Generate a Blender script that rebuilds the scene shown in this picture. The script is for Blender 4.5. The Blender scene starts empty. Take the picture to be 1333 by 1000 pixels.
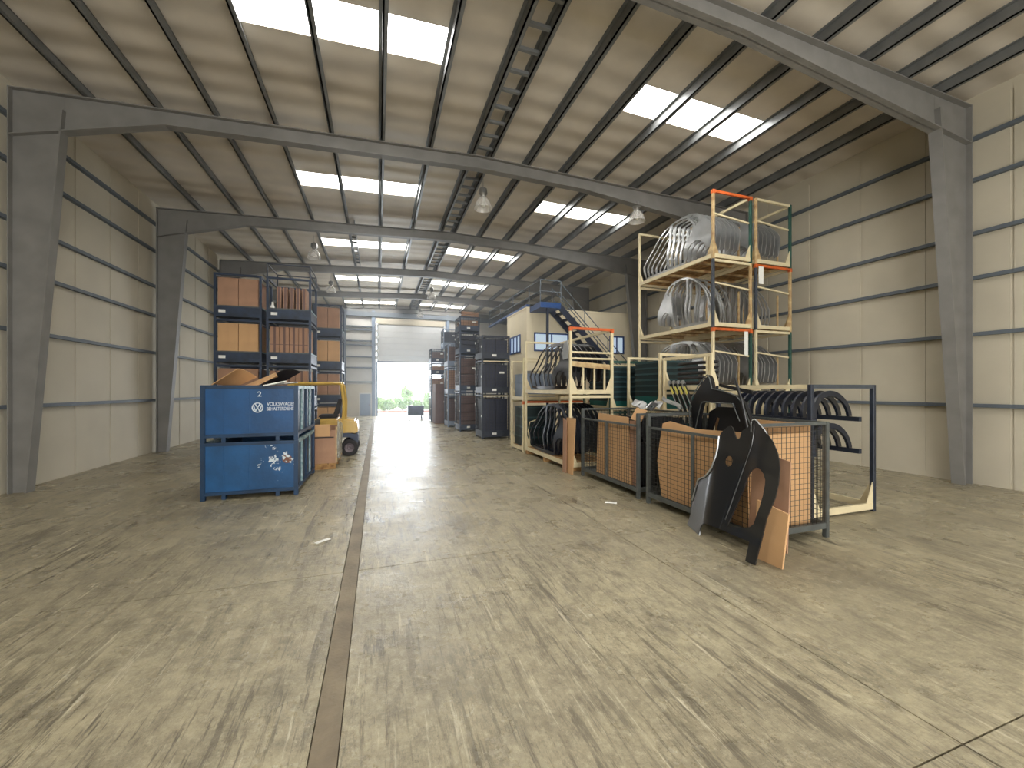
import bpy, bmesh, math, random
from mathutils import Vector, Matrix
random.seed(7)
PI = math.pi
scene = bpy.context.scene
COL = scene.collection

# ------------------------------------------------------------------ camera
YAW = math.atan(174.5 / 520.0)
cam_d = bpy.data.cameras.new('camera')
cam_d.sensor_fit = 'HORIZONTAL'
cam_d.sensor_width = 36.0
cam_d.lens = 36.0 * 520.0 / 1333.0
cam_d.shift_y = 7.0 / 1333.0
cam_d.clip_start = 0.05
cam_d.clip_end = 300
cam = bpy.data.objects.new('camera', cam_d)
COL.objects.link(cam)
cam.location = (0, 0, 1.6)
cam.rotation_euler = (PI / 2, 0, -YAW)
scene.camera = cam

# ------------------------------------------------------------------ world, light, exposure
scene.view_settings.view_transform = 'Standard'
scene.view_settings.look = 'None'
scene.view_settings.gamma = 1.0
scene.view_settings.use_curve_mapping = False
scene.view_settings.exposure = -0.22
scene.cycles.use_denoising = True
scene.cycles.max_bounces = 8
scene.cycles.volume_bounces = 0
scene.cycles.diffuse_bounces = 5
scene.cycles.sample_clamp_indirect = 6.0

world = bpy.data.worlds.new('overcast_sky')
scene.world = world
world.use_nodes = True
wn = world.node_tree.nodes
bg = wn['Background']
bg.inputs[0].default_value = (0.90, 0.95, 1.0, 1)
bg.inputs[1].default_value = 5.5
SKYLIGHT = 22.0

def area(name, loc, rot, sx, sy, power, color=(1, 1, 1), portal=False):
    l = bpy.data.lights.new(name, 'AREA')
    l.shape = 'RECTANGLE'; l.size = sx; l.size_y = sy; l.energy = power; l.color = color
    if portal:
        l.cycles.is_portal = True
    o = bpy.data.objects.new(name, l)
    o.location = loc; o.rotation_euler = rot
    COL.objects.link(o)
    return o
# daylight through the open roller door at the far end and through the open door behind the camera
area('far_door_daylight', (1.95, 25.2, 1.65), (-PI / 2, 0, 0), 4.0, 3.2, 520, (0.86, 0.93, 1.0))
area('rear_door_daylight', (1.6, -6.6, 2.4), (PI / 2, 0, 0), 7.0, 4.6, 800, (1.0, 0.955, 0.87))

# ------------------------------------------------------------------ helpers
def lin(c):
    c = c / 255.0
    return c / 12.92 if c <= 0.04045 else ((c + 0.055) / 1.055) ** 2.4
def rgb(r, g, b):
    return (lin(r), lin(g), lin(b), 1)

def mat(name, col, rough=0.6, metal=0.0, var=0.15, scale=6.0, bump=0.0, bscale=40.0, col2=None, spec=0.5, coat=0.0):
    m = bpy.data.materials.new(name)
    m.use_nodes = True
    nt = m.node_tree; n = nt.nodes; L = nt.links
    b = n['Principled BSDF']
    b.inputs['Roughness'].default_value = rough
    b.inputs['Metallic'].default_value = metal
    b.inputs['Specular IOR Level'].default_value = spec
    b.inputs['Coat Weight'].default_value = coat
    tc = n.new('ShaderNodeTexCoord')
    nz = n.new('ShaderNodeTexNoise'); nz.inputs['Scale'].default_value = scale; nz.inputs['Detail'].default_value = 5
    L.new(tc.outputs['Object'], nz.inputs['Vector'])
    mx = n.new('ShaderNodeMix'); mx.data_type = 'RGBA'
    c2 = col2 or tuple(c * (1 - var * 1.6) for c in col[:3]) + (1,)
    mx.inputs[6].default_value = col; mx.inputs[7].default_value = c2
    rp = n.new('ShaderNodeMapRange'); rp.inputs[1].default_value = 0.35; rp.inputs[2].default_value = 0.7
    L.new(nz.outputs['Fac'], rp.inputs[0]); L.new(rp.outputs[0], mx.inputs[0])
    L.new(mx.outputs[2], b.inputs['Base Color'])
    if bump:
        nb = n.new('ShaderNodeTexNoise'); nb.inputs['Scale'].default_value = bscale; nb.inputs['Detail'].default_value = 4
        L.new(tc.outputs['Object'], nb.inputs['Vector'])
        bp = n.new('ShaderNodeBump'); bp.inputs['Strength'].default_value = bump; bp.inputs['Distance'].default_value = 0.02
        L.new(nb.outputs['Fac'], bp.inputs['Height']); L.new(bp.outputs[0], b.inputs['Normal'])
    return m

def emit(name, col, strength):
    m = bpy.data.materials.new(name); m.use_nodes = True
    b = m.node_tree.nodes['Principled BSDF']
    b.inputs['Base Color'].default_value = (0.8, 0.8, 0.8, 1)
    b.inputs['Emission Color'].default_value = col
    b.inputs['Emission Strength'].default_value = strength
    return m

class MB:
    def __init__(s):
        s.v = []; s.f = []
    def add(s, vs, fs):
        k = len(s.v); s.v += [tuple(v) for v in vs]; s.f += [tuple(i + k for i in f) for f in fs]
        return s
    def box(s, x0, x1, y0, y1, z0, z1, M=None):
        vs = [Vector((x, y, z)) for z in (z0, z1) for y in (y0, y1) for x in (x0, x1)]
        if M is not None: vs = [M @ v for v in vs]
        return s.add(vs, [(0, 2, 3, 1), (4, 5, 7, 6), (0, 1, 5, 4), (2, 6, 7, 3), (0, 4, 6, 2), (1, 3, 7, 5)])
    def bar(s, p0, p1, w, h, up=(0, 0, 1)):
        p0 = Vector(p0); p1 = Vector(p1); d = (p1 - p0).normalized(); u = Vector(up)
        if abs(d.dot(u)) > 0.99: u = Vector((0, 1, 0))
        sd = d.cross(u).normalized(); u = sd.cross(d).normalized()
        vs = []
        for p in (p0, p1):
            for a, b in ((-1, -1), (1, -1), (1, 1), (-1, 1)):
                vs.append(p + sd * a * w / 2 + u * b * h / 2)
        return s.add(vs, [(0, 3, 2, 1), (4, 5, 6, 7), (0, 1, 5, 4), (1, 2, 6, 5), (2, 3, 7, 6), (3, 0, 4, 7)])
    def tube(s, pts, r, n=8):
        pts = [Vector(p) for p in pts]; rings = []
        for i, p in enumerate(pts):
            d = (pts[min(i + 1, len(pts) - 1)] - pts[max(i - 1, 0)]).normalized()
            u = Vector((0, 0, 1)) if abs(d.z) < 0.95 else Vector((1, 0, 0))
            a = d.cross(u).normalized(); b = a.cross(d).normalized()
            rings.append([p + a * r * math.cos(2 * PI * k / n) + b * r * math.sin(2 * PI * k / n) for k in range(n)])
        vs = [v for rg in rings for v in rg]; fs = []
        for i in range(len(pts) - 1):
            for k in range(n):
                fs.append((i * n + k, i * n + (k + 1) % n, (i + 1) * n + (k + 1) % n, (i + 1) * n + k))
        fs.append(tuple(range(n))[::-1]); fs.append(tuple((len(pts) - 1) * n + k for k in range(n)))
        return s.add(vs, fs)
    def lathe(s, prof, n=20, c=(0, 0, 0), axis='z', closed=False):
        vs = []; fs = []; c = Vector(c)
        for r, z in prof:
            for k in range(n):
                a = 2 * PI * k / n
                if axis == 'z': p = Vector((r * math.cos(a), r * math.sin(a), z))
                elif axis == 'y': p = Vector((r * math.cos(a), z, r * math.sin(a)))
                else: p = Vector((z, r * math.cos(a), r * math.sin(a)))
                vs.append(c + p)
        m = len(prof)
        for i in range(m if closed else m - 1):
            for k in range(n):
                j = (i + 1) % m
                fs.append((i * n + k, i * n + (k + 1) % n, j * n + (k + 1) % n, j * n + k))
        return s.add(vs, fs)
    def prism(s, poly, a0, a1, axis='y'):
        # poly in the two remaining axes, extruded along axis
        def P(u, v, a):
            return {'y': (u, a, v), 'x': (a, u, v), 'z': (u, v, a)}[axis]
        n = len(poly)
        vs = [P(u, v, a0) for u, v in poly] + [P(u, v, a1) for u, v in poly]
        fs = [tuple(range(n)), tuple(range(2 * n - 1, n - 1, -1))]
        fs += [(i, i + n, (i + 1) % n + n, (i + 1) % n) for i in range(n)]
        return s.add(vs, fs)
    def mesh(s, name, m, bevel=0.0, smooth=False, seg=2):
        bm = bmesh.new()
        vs = [bm.verts.new(v) for v in s.v]
        for f in s.f:
            try: bm.faces.new([vs[i] for i in f])
            except ValueError: pass
        bmesh.ops.recalc_face_normals(bm, faces=bm.faces)
        if bevel:
            bmesh.ops.bevel(bm, geom=bm.edges[:], offset=bevel, segments=seg, affect='EDGES', clamp_overlap=True)
        return finish(bm, name, m, smooth)
    def build(s, name, m, parent=None, bevel=0.0, smooth=False, seg=2):
        return link(name, s.mesh(name, m, bevel, smooth, seg), parent)

def finish(bm, name, m, smooth=False, angle=40):
    me = bpy.data.meshes.new(name)
    bm.to_mesh(me); bm.free()
    if m: me.materials.append(m)
    if smooth:
        me.polygons.foreach_set('use_smooth', [True] * len(me.polygons))
        try: me.set_sharp_from_angle(angle=math.radians(angle))
        except Exception: pass
    return me

def link(name, me, parent=None, loc=None):
    o = bpy.data.objects.new(name, me)
    COL.objects.link(o)
    if parent: o.parent = parent
    if loc: o.location = loc
    return o

def tag(o, label, cat=None, group=None, kind=None):
    if label: o['label'] = label
    if cat: o['category'] = cat
    if group: o['group'] = group
    if kind: o['kind'] = kind
    return o
def thing(name, loc, label, cat, group=None, rz=0):
    o = bpy.data.objects.new(name, None); COL.objects.link(o)
    o.location = loc; o.rotation_euler = (0, 0, rz); o.empty_display_size = 0.1
    return tag(o, label, cat, group)
def struct(o):
    o['kind'] = 'structure'; return o
def dup(root, loc, label, group=None, rz=None):
    r = root.copy(); COL.objects.link(r); r.location = loc
    if rz is not None: r.rotation_euler = (0, 0, rz)
    r['label'] = label
    if group: r['group'] = group
    for ch in list(root.children):
        c = ch.copy(); COL.objects.link(c); c.parent = r
        for g in list(ch.children):
            d = g.copy(); COL.objects.link(d); d.parent = c
    return r

def sheet(name, outer, holes, m, thick=0.01, step=0.06, disp=None, smooth=True):
    """a pressed sheet in the local YZ plane with real holes; disp(y, z) -> x"""
    bm = bmesh.new()
    edges = []
    for loop in [outer] + list(holes):
        vs = [bm.verts.new((0, y, z)) for y, z in loop]
        for i in range(len(vs)):
            edges.append(bm.edges.new((vs[i], vs[(i + 1) % len(vs)])))
    bmesh.ops.triangle_fill(bm, edges=edges, use_beauty=True, use_dissolve=False, normal=(1, 0, 0))
    ys = [v.co.y for v in bm.verts]; zs = [v.co.z for v in bm.verts]
    if step:
        for k in range(1, int((max(ys) - min(ys)) / step) + 1):
            bmesh.ops.bisect_plane(bm, geom=bm.verts[:] + bm.edges[:] + bm.faces[:], plane_co=(0, min(ys) + k * step, 0), plane_no=(0, 1, 0))
        for k in range(1, int((max(zs) - min(zs)) / step) + 1):
            bmesh.ops.bisect_plane(bm, geom=bm.verts[:] + bm.edges[:] + bm.faces[:], plane_co=(0, 0, min(zs) + k * step), plane_no=(0, 0, 1))
    bmesh.ops.remove_doubles(bm, verts=bm.verts[:], dist=0.0008)
    if disp:
        for v in bm.verts: v.co.x = disp(v.co.y, v.co.z)
    bmesh.ops.recalc_face_normals(bm, faces=bm.faces[:])
    bmesh.ops.solidify(bm, geom=bm.faces[:], thickness=thick)
    bmesh.ops.recalc_face_normals(bm, faces=bm.faces[:])
    return finish(bm, name, m, smooth, 50)

ORD = ['first', 'second', 'third', 'fourth', 'fifth', 'sixth', 'seventh', 'eighth', 'ninth', 'tenth', 'eleventh', 'twelfth']

# ------------------------------------------------------------------ materials
M = {}
M['steel_grey'] = mat('grey_painted_steel', rgb(128, 126, 122), 0.55, 0.0, 0.12, 3)
M['purlin'] = mat('galvanised_purlin', rgb(122, 124, 124), 0.45, 0.3, 0.15, 4)
M['cream'] = mat('cream_painted_steel', rgb(226, 212, 174), 0.5, 0.0, 0.08, 5)
M['cream_dirty'] = mat('worn_cream_steel', rgb(206, 182, 134), 0.55, 0.0, 0.3, 7, col2=rgb(150, 112, 74))
M['orange'] = mat('orange_paint', rgb(216, 104, 48), 0.5, 0.0, 0.2, 9)
M['green'] = mat('dark_green_paint', rgb(44, 84, 74), 0.5, 0, 0.2, 8)
M['darkpost'] = mat('slate_paint', rgb(66, 72, 80), 0.5, 0, 0.2, 8)
M['plank'] = mat('pallet_wood', rgb(186, 146, 92), 0.8, 0, 0.35, 9, 0.2, 60, col2=rgb(120, 84, 48))
M['card'] = mat('brown_cardboard', rgb(206, 164, 118), 0.85, 0, 0.08, 3, 0.06, 90)
M['card2'] = mat('darker_cardboard', rgb(172, 134, 108), 0.85, 0, 0.12, 4, 0.06, 90)
M['card3'] = mat('dark_cardboard_old', rgb(116, 92, 86), 0.85, 0, 0.15, 4, 0.06, 90)  # darkest of the cardboard tones, greyish brown
M['crateblue'] = mat('dark_blue_crate_paint', rgb(46, 62, 86), 0.5, 0.1, 0.25, 5, col2=rgb(32, 40, 54))
M['blue'] = mat('blue_container_paint', rgb(16, 76, 128), 0.42, 0.0, 0.22, 3, 0.1, 25)
M['bluedark'] = mat('blue_container_frame', rgb(18, 56, 90), 0.45, 0.0, 0.25, 4)
M['worn_edge'] = mat('worn_pale_edge_paint', rgb(176, 196, 200), 0.5, 0.2, 0.4, 14, col2=rgb(58, 110, 120))
M['white'] = mat('white_lettering_paint', rgb(208, 218, 228), 0.6, 0, 0.15, 20)
M['paper'] = mat('white_paper', rgb(236, 236, 230), 0.8, 0, 0.04, 10)
M['yellow'] = mat('yellow_truck_paint', rgb(206, 170, 80), 0.4, 0, 0.12, 4, coat=0.3)
M['truckblue'] = mat('blue_grey_truck_paint', rgb(52, 66, 92), 0.5, 0, 0.15, 5)
M['rubber'] = mat('black_rubber', rgb(46, 44, 46), 0.8, 0, 0.2, 12, 0.3, 60)
M['rim'] = mat('grey_wheel_rim', rgb(120, 110, 116), 0.5, 0.2, 0.2, 10)
M['black'] = mat('black_primer', rgb(30, 31, 34), 0.32, 0.0, 0.1, 5, spec=0.6)
M['gloss'] = mat('black_satin_fender', rgb(30, 30, 31), 0.3, 0.0, 0.06, 4, spec=0.6, coat=0.6)
M['navy'] = mat('navy_black_panel', rgb(26, 32, 46), 0.35, 0.1, 0.1, 5)
M['silver'] = mat('bare_pressed_steel', rgb(186, 188, 188), 0.36, 0.7, 0.1, 5)
M['mesh'] = mat('dark_wire', rgb(64, 66, 64), 0.5, 0.4, 0.15, 10)
M['cagegrey'] = mat('grey_cage_steel', rgb(92, 96, 94), 0.5, 0.2, 0.2, 8)
M['cagedark'] = mat('dark_cage_steel', rgb(48, 54, 66), 0.5, 0.2, 0.2, 8)
M['teal'] = mat('teal_plastic', rgb(22, 96, 92), 0.5, 0, 0.15, 6)
M['tealdark'] = mat('black_green_plastic', rgb(24, 44, 48), 0.5, 0, 0.15, 6)
M['rimdark'] = mat('grey_green_plastic_rim', rgb(46, 74, 78), 0.45, 0, 0.1, 6)
M['stairblue'] = mat('blue_stair_paint', rgb(30, 70, 128), 0.45, 0, 0.12, 6)
M['stairdark'] = mat('dark_navy_stair_paint', rgb(30, 38, 58), 0.5, 0, 0.12, 6)
M['office'] = mat('cream_office_wall', rgb(240, 228, 198), 0.8, 0, 0.05, 1.5)
M['clad'] = mat('pale_wall_cladding', rgb(196, 188, 168), 0.7, 0, 0.08, 1.0)
M['cladend'] = mat('grey_wall_cladding', rgb(206, 204, 198), 0.7, 0, 0.08, 1.0)
M['girt'] = mat('dark_wall_girt', rgb(96, 104, 112), 0.6, 0, 0.1, 2)
M['doorwhite'] = mat('white_door_panel', rgb(206, 208, 208), 0.6, 0, 0.04, 2)
M['doorgrey'] = mat('blue_grey_door', rgb(124, 138, 158), 0.5, 0, 0.06, 3)
M['sticker'] = mat('yellow_sticker', rgb(226, 214, 110), 0.6, 0, 0.05, 10)
M['lampmetal'] = mat('lamp_housing', rgb(160, 160, 158), 0.35, 0.7, 0.1, 10)
M['strip'] = mat('dark_floor_joint', rgb(112, 100, 82), 0.6, 0, 0.3, 4, 0.3, 40, col2=rgb(140, 128, 104))
M['leaf'] = mat('green_leaf', rgb(186, 206, 150), 0.7, 0, 0.3, 3, col2=rgb(150, 184, 120))
M['bark'] = mat('bark', rgb(110, 92, 74), 0.9, 0, 0.3, 8)
M['yard'] = mat('pale_yard_concrete', rgb(206, 202, 192), 0.8, 0, 0.1, 0.6)
M['kerb'] = mat('reddish_kerb', rgb(196, 146, 128), 0.8, 0, 0.1, 3)
M['glasswhite'] = emit('skylight_pane', (1.0, 0.985, 0.95, 1), SKYLIGHT)
# office windows: glossy opaque panes with their own glow
mw = mat('window_glass', rgb(176, 200, 222), 0.08, 0.0, 0.05, 2, spec=0.9); M['glass'] = mw
mw.node_tree.nodes['Principled BSDF'].inputs['Emission Color'].default_value = (0.72, 0.86, 1.0, 1)   # the lit office behind the panes
mw.node_tree.nodes['Principled BSDF'].inputs['Emission Strength'].default_value = 0.55
# clear lamp dome
md = bpy.data.materials.new('clear_lamp_dome'); md.use_nodes = True
b = md.node_tree.nodes['Principled BSDF']
b.inputs['Base Color'].default_value = (0.86, 0.84, 0.8, 1); b.inputs['Roughness'].default_value = 0.15
b.inputs['Alpha'].default_value = 0.3
M['dome'] = md
# plastic film
mf = bpy.data.materials.new('stretch_film'); mf.use_nodes = True
b = mf.node_tree.nodes['Principled BSDF']
b.inputs['Base Color'].default_value = rgb(214, 214, 200); b.inputs['Roughness'].default_value = 0.25; b.inputs['Alpha'].default_value = 0.5
M['film'] = mf

# roof lining: faint cross seams in the foil-faced insulation
def roof_mat():
    m = mat('roof_lining', rgb(212, 203, 188), 0.6, 0.1, 0.12, 1.2)
    nt = m.node_tree; n = nt.nodes; L = nt.links; b = n['Principled BSDF']
    tc = [x for x in n if x.type == 'TEX_COORD'][0]
    w = n.new('ShaderNodeTexWave'); w.bands_direction = 'Y'; w.inputs['Scale'].default_value = 0.6
    w.inputs['Distortion'].default_value = 1.2; w.inputs['Detail'].default_value = 2; w.inputs['Detail Scale'].default_value = 0.6
    L.new(tc.outputs['Object'], w.inputs['Vector'])
    bp = n.new('ShaderNodeBump'); bp.inputs['Strength'].default_value = 0.5; bp.inputs['Distance'].default_value = 0.05
    L.new(w.outputs['Fac'], bp.inputs['Height']); L.new(bp.outputs[0], b.inputs['Normal'])
    return m
M['roof'] = roof_mat()

def floor_mat():
    m = bpy.data.materials.new('worn_concrete'); m.use_nodes = True
    nt = m.node_tree; n = nt.nodes; L = nt.links; b = n['Principled BSDF']
    tc = n.new('ShaderNodeTexCoord'); geo = tc.outputs['Object']
    def noise(scale, detail=6, sy=1.0, rot=0.0, rough=0.6):
        mp = n.new('ShaderNodeMapping'); mp.inputs['Scale'].default_value = (1, sy, 1); mp.inputs['Rotation'].default_value = (0, 0, rot)
        L.new(geo, mp.inputs['Vector'])
        z = n.new('ShaderNodeTexNoise'); z.inputs['Scale'].default_value = scale; z.inputs['Detail'].default_value = detail; z.inputs['Roughness'].default_value = rough
        L.new(mp.outputs[0], z.inputs['Vector']); return z.outputs['Fac']
    def ramp(x, a, bb):
        r = n.new('ShaderNodeMapRange'); r.inputs[1].default_value = a; r.inputs[2].default_value = bb; L.new(x, r.inputs[0]); return r.outputs[0]
    def mixc(fac, c1, c2):
        x = n.new('ShaderNodeMix'); x.data_type = 'RGBA'; L.new(fac, x.inputs[0])
        for i, c in ((6, c1), (7, c2)):
            if isinstance(c, tuple): x.inputs[i].default_value = c
            else: L.new(c, x.inputs[i])
        return x.outputs[2]
    c = mixc(ramp(noise(0.6, 5), 0.36, 0.66), rgb(178, 168, 138), rgb(146, 137, 114))
    c = mixc(ramp(noise(5.5, 9, 0.8, 0.3, 0.82), 0.42, 0.66), c, rgb(118, 110, 91))
    c = mixc(ramp(noise(18, 9, 0.8, 0.9, 0.85), 0.5, 0.68), c, rgb(186, 176, 148))
    # tyre scuffs and fine scratches in several directions, gathered in worn zones
    zone = ramp(noise(0.5, 5, 1, 0.4, 0.65), 0.33, 0.6)
    def fine(rot, sc, sy, amt, col, wid=0.05):
        nonlocal c
        f = ramp(noise(sc, 9, sy, rot, 0.74), amt, amt + wid)
        mm = n.new('ShaderNodeMath'); mm.operation = 'MULTIPLY'; L.new(f, mm.inputs[0]); L.new(zone, mm.inputs[1])
        c = mixc(mm.outputs[0], c, col)
    for rot, sc, sy, amt in ((0.45, 18, 0.07, 0.58), (-0.6, 19, 0.07, 0.58), (1.25, 22, 0.06, 0.585), (2.3, 17, 0.07, 0.58), (1.57, 9, 0.1, 0.55), (0.1, 16, 0.07, 0.58)):
        fine(rot, sc, sy, amt, rgb(96, 89, 74))
    for rot, sc, sy, amt in ((0.8, 15, 0.05, 0.6), (-1.0, 14, 0.05, 0.6)):
        fine(rot, sc, sy, amt, rgb(212, 203, 176))
    c = mixc(ramp(noise(1.7, 9, 0.3, 1.5, 0.8), 0.56, 0.68), c, rgb(104, 97, 82))
    c = mixc(ramp(noise(30, 6, 1, 0, 0.85), 0.58, 0.7), c, rgb(92, 86, 73))
    c = mixc(ramp(noise(7, 8, 0.25, 0.2, 0.85), 0.55, 0.66), c, rgb(112, 105, 88))
    L.new(c, b.inputs['Base Color'])
    r = n.new('ShaderNodeMapRange'); r.inputs[1].default_value = 0.3; r.inputs[2].default_value = 0.7; r.inputs[3].default_value = 0.18; r.inputs[4].default_value = 0.42
    L.new(noise(1.6, 8), r.inputs[0]); L.new(r.outputs[0], b.inputs['Roughness'])
    b.inputs['Specular IOR Level'].default_value = 0.5
    bp = n.new('ShaderNodeBump'); bp.inputs['Strength'].default_value = 0.45; bp.inputs['Distance'].default_value = 0.02
    L.new(noise(14, 8, 0.8, 0, 0.75), bp.inputs['Height'])
    b2 = n.new('ShaderNodeBump'); b2.inputs['Strength'].default_value = 0.16; b2.inputs['Distance'].default_value = 0.06
    L.new(noise(2.4, 6, 2.2, 0.05, 0.6), b2.inputs['Height']); L.new(bp.outputs[0], b2.inputs['Normal']); L.new(b2.outputs[0], b.inputs['Normal'])
    return m
M['floor'] = floor_mat()

def worn_blue():
    m = mat('chipped_blue_paint', rgb(18, 80, 130), 0.45, 0.0, 0.25, 3, 0.1, 25)
    nt = m.node_tree; n = nt.nodes; L = nt.links; b = n['Principled BSDF']
    tc = [x for x in n if x.type == 'TEX_COORD'][0]
    src = b.inputs['Base Color'].links[0].from_socket
    nz = n.new('ShaderNodeTexNoise'); nz.inputs['Scale'].default_value = 9; nz.inputs['Detail'].default_value = 6; nz.inputs['Roughness'].default_value = 0.7
    L.new(tc.outputs['Object'], nz.inputs['Vector'])
    # chips gather in the middle of the panel, one rust patch near the right post
    def near(c, r):
        d = n.new('ShaderNodeVectorMath'); d.operation = 'DISTANCE'; d.inputs[1].default_value = c
        L.new(tc.outputs['Object'], d.inputs[0])
        r_ = n.new('ShaderNodeMapRange'); r_.inputs[1].default_value = r; r_.inputs[2].default_value = 0.0; r_.inputs[3].default_value = 0; r_.inputs[4].default_value = 1
        L.new(d.outputs['Value'], r_.inputs[0]); return r_.outputs[0]
    def math_(op, a, bb):
        x = n.new('ShaderNodeMath'); x.operation = op
        for i, v in ((0, a), (1, bb)):
            if isinstance(v, (int, float)): x.inputs[i].default_value = v
            else: L.new(v, x.inputs[i])
        return x.outputs[0]
    chip = math_('GREATER_THAN', math_('ADD', nz.outputs['Fac'], math_('MULTIPLY', near((0.33, -0.83, 0.52), 0.34), 0.22)), 0.70)
    rust = math_('GREATER_THAN', math_('ADD', math_('MULTIPLY', nz.outputs['Fac'], 0.5), near((0.47, -0.83, 0.55), 0.12)), 0.72)
    for f, c in ((rust, rgb(110, 70, 54)), (chip, rgb(196, 206, 212))):
        x = n.new('ShaderNodeMix'); x.data_type = 'RGBA'; L.new(f, x.inputs[0]); L.new(src, x.inputs[6]); x.inputs[7].default_value = c
        src = x.outputs[2]
    L.new(src, b.inputs['Base Color'])
    return m
M['wornblue'] = worn_blue()

# ================================================================== STRUCTURE
XL, XR, YB, YE, XM = -5.45, 9.6, -7.0, 25.4, 2.07
def ztop(x):   # underside of the purlins
    return 6.55 - (0.042 * (XM - x) if x < XM else 0.02 * (x - XM))

# floor: base and separate cast slabs with a dark joint strip
fl = struct(MB().box(XL - 0.2, XR + 0.2, YB - 0.2, YE + 0.1, -0.3, -0.03).build('floor', M['strip']))
xs = [XL - 0.1, -2.9, -0.285, None, -0.165, 2.5, 5.2, 7.4, XR + 0.1]
ys = [YB - 0.1 + 2.72 * i for i in range(12)] + [YE + 0.05]
cells = [(XL - 0.1, -2.9), (-2.9, -0.285), (-0.165, 2.5), (2.5, 5.2), (5.2, 7.4), (7.4, XR + 0.1)]
g = 0.004
for (a, bb) in cells:
    for i in range(len(ys) - 1):
        MB().box(a + g, bb - g, ys[i] + g, ys[i + 1] - g, -0.031, 0.0).build('slab', M['floor'], fl)
MB().box(-0.283, -0.167, YB - 0.1, YE, -0.031, -0.004).build('joint_strip', M['strip'], fl)

# ceiling sheets with openings for the skylights
frames_y = [-4.5, -0.25, 4.0, 8.3, 12.6, 16.9, 21.2, 25.3]
pur = [-4.45, -3.53, -2.69, -1.77, -0.84, 0.07, 1.0, 1.88, 2.28, 3.13, 4.03, 4.95, 5.93, 6.9, 7.8, 8.7]
sky_cells = {}   # (strip index) -> list of (y0, y1)
strips = [(XL, pur[0])] + [(pur[i], pur[i + 1]) for i in range(len(pur) - 1)] + [(pur[-1], XR)]
def strip_of(x):
    for i, (a, bb) in enumerate(strips):
        if a <= x < bb: return i
skies = []
for Y0, left, right in ((24.15, -1.77, 2.28), (18.95, -1.77, 2.28), (14.4, -1.77, 2.28), (9.95, None, 4.03), (10.15, -1.77, None), (5.6, -1.77, 4.03), (1.2, -1.77, 4.03), (-3.0, -1.77, 4.03)):
    for st in (left, right):
        if st is None: continue
        k = strip_of(st + 0.05)
        for j in range(3):
            sky_cells.setdefault(k + j, []).append((Y0, Y0 + 0.66)); skies.append((k + j, Y0, Y0 + 0.66))
rb = MB()
ZS = 0.17
def slab_roof(mb, x0, x1, y0, y1, t=0.08, lift=0.0):
    za, zb = ztop(x0) + ZS + lift, ztop(x1) + ZS + lift
    vs = [(x0, y0, za), (x1, y0, zb), (x1, y1, zb), (x0, y1, za), (x0, y0, za + t), (x1, y0, zb + t), (x1, y1, zb + t), (x0, y1, za + t)]
    mb.add(vs, [(0, 3, 2, 1), (4, 5, 6, 7), (0, 1, 5, 4), (1, 2, 6, 5), (2, 3, 7, 6), (3, 0, 4, 7)])
for i, (a, bb) in enumerate(strips):
    cuts = sorted(sky_cells.get(i, [])); y = YB - 0.2
    for c0, c1 in cuts:
        slab_roof(rb, a, bb, y, c0); y = c1
    slab_roof(rb, a, bb, y, YE + 0.3)
ceil = struct(rb.build('ceiling', M['roof']))
for i, c0, c1 in skies:
    a, bb = strips[i]; mb = MB(); slab_roof(mb, a, bb, c0, c1, 0.03, 0.03)
    mb.build('skylight_pane', M['glasswhite'], ceil)
for x in pur:   # Z-section purlins
    z = ztop(x); mb = MB()
    mb.box(x - 0.012, x + 0.012, YB, YE, z, z + ZS); mb.box(x - 0.012, x + 0.06, YB, YE, z, z + 0.012); mb.box(x - 0.06, x + 0.012, YB, YE, z + ZS - 0.012, z + ZS)
    mb.build('purlin', M['purlin'], ceil)
# ridge ladder: rungs between the two ridge purlins
ysr = YB + 0.3
while ysr < YE:
    if min(abs(ysr - f) for f in frames_y) > 0.2:
        MB().box(1.895, 2.27, ysr, ysr + 0.05, 6.57, 6.62).build('ridge_rung', M['purlin'], ceil)
    ysr += 0.42
MB().box(-0.672, -0.648, 12.7, 16.8, 6.44, 6.61).build('purlin', M['purlin'], ceil)
for k in range(9): MB().box(-0.82, -0.68, 12.9 + 0.45 * k, 12.95 + 0.45 * k, 6.47, 6.53).build('ridge_rung', M['purlin'], ceil)
# portal rafters (tapered I sections with haunches)
def bot(x):
    if x > XM: return ztop(x) - 0.27 - max(0.0, (x - 4.5)) * 0.075
    return ztop(x) - 0.27 - max(0.0, (-3.4 - x)) * 0.24
for fy in frames_y:
    mb = MB(); xsr = [XL + 0.1, -4.6, -3.4, -1, XM, 4.5, 6.6, 8.6, XR - 0.1]
    web = [(x, bot(x)) for x in xsr] + [(x, ztop(x)) for x in reversed(xsr)]
    mb.prism(web, fy - 0.008, fy + 0.008, 'y')
    for k in range(len(xsr) - 1):
        for fn, dz in ((bot, 0.0), (ztop, -0.016)):
            x0, x1 = xsr[k], xsr[k + 1]
            mb.prism([(x0, fn(x0) + dz), (x1, fn(x1) + dz), (x1, fn(x1) + dz + 0.016), (x0, fn(x0) + dz + 0.016)], fy - 0.085, fy + 0.085, 'y')
    mb.build('rafter', M['steel_grey'], ceil)

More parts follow.
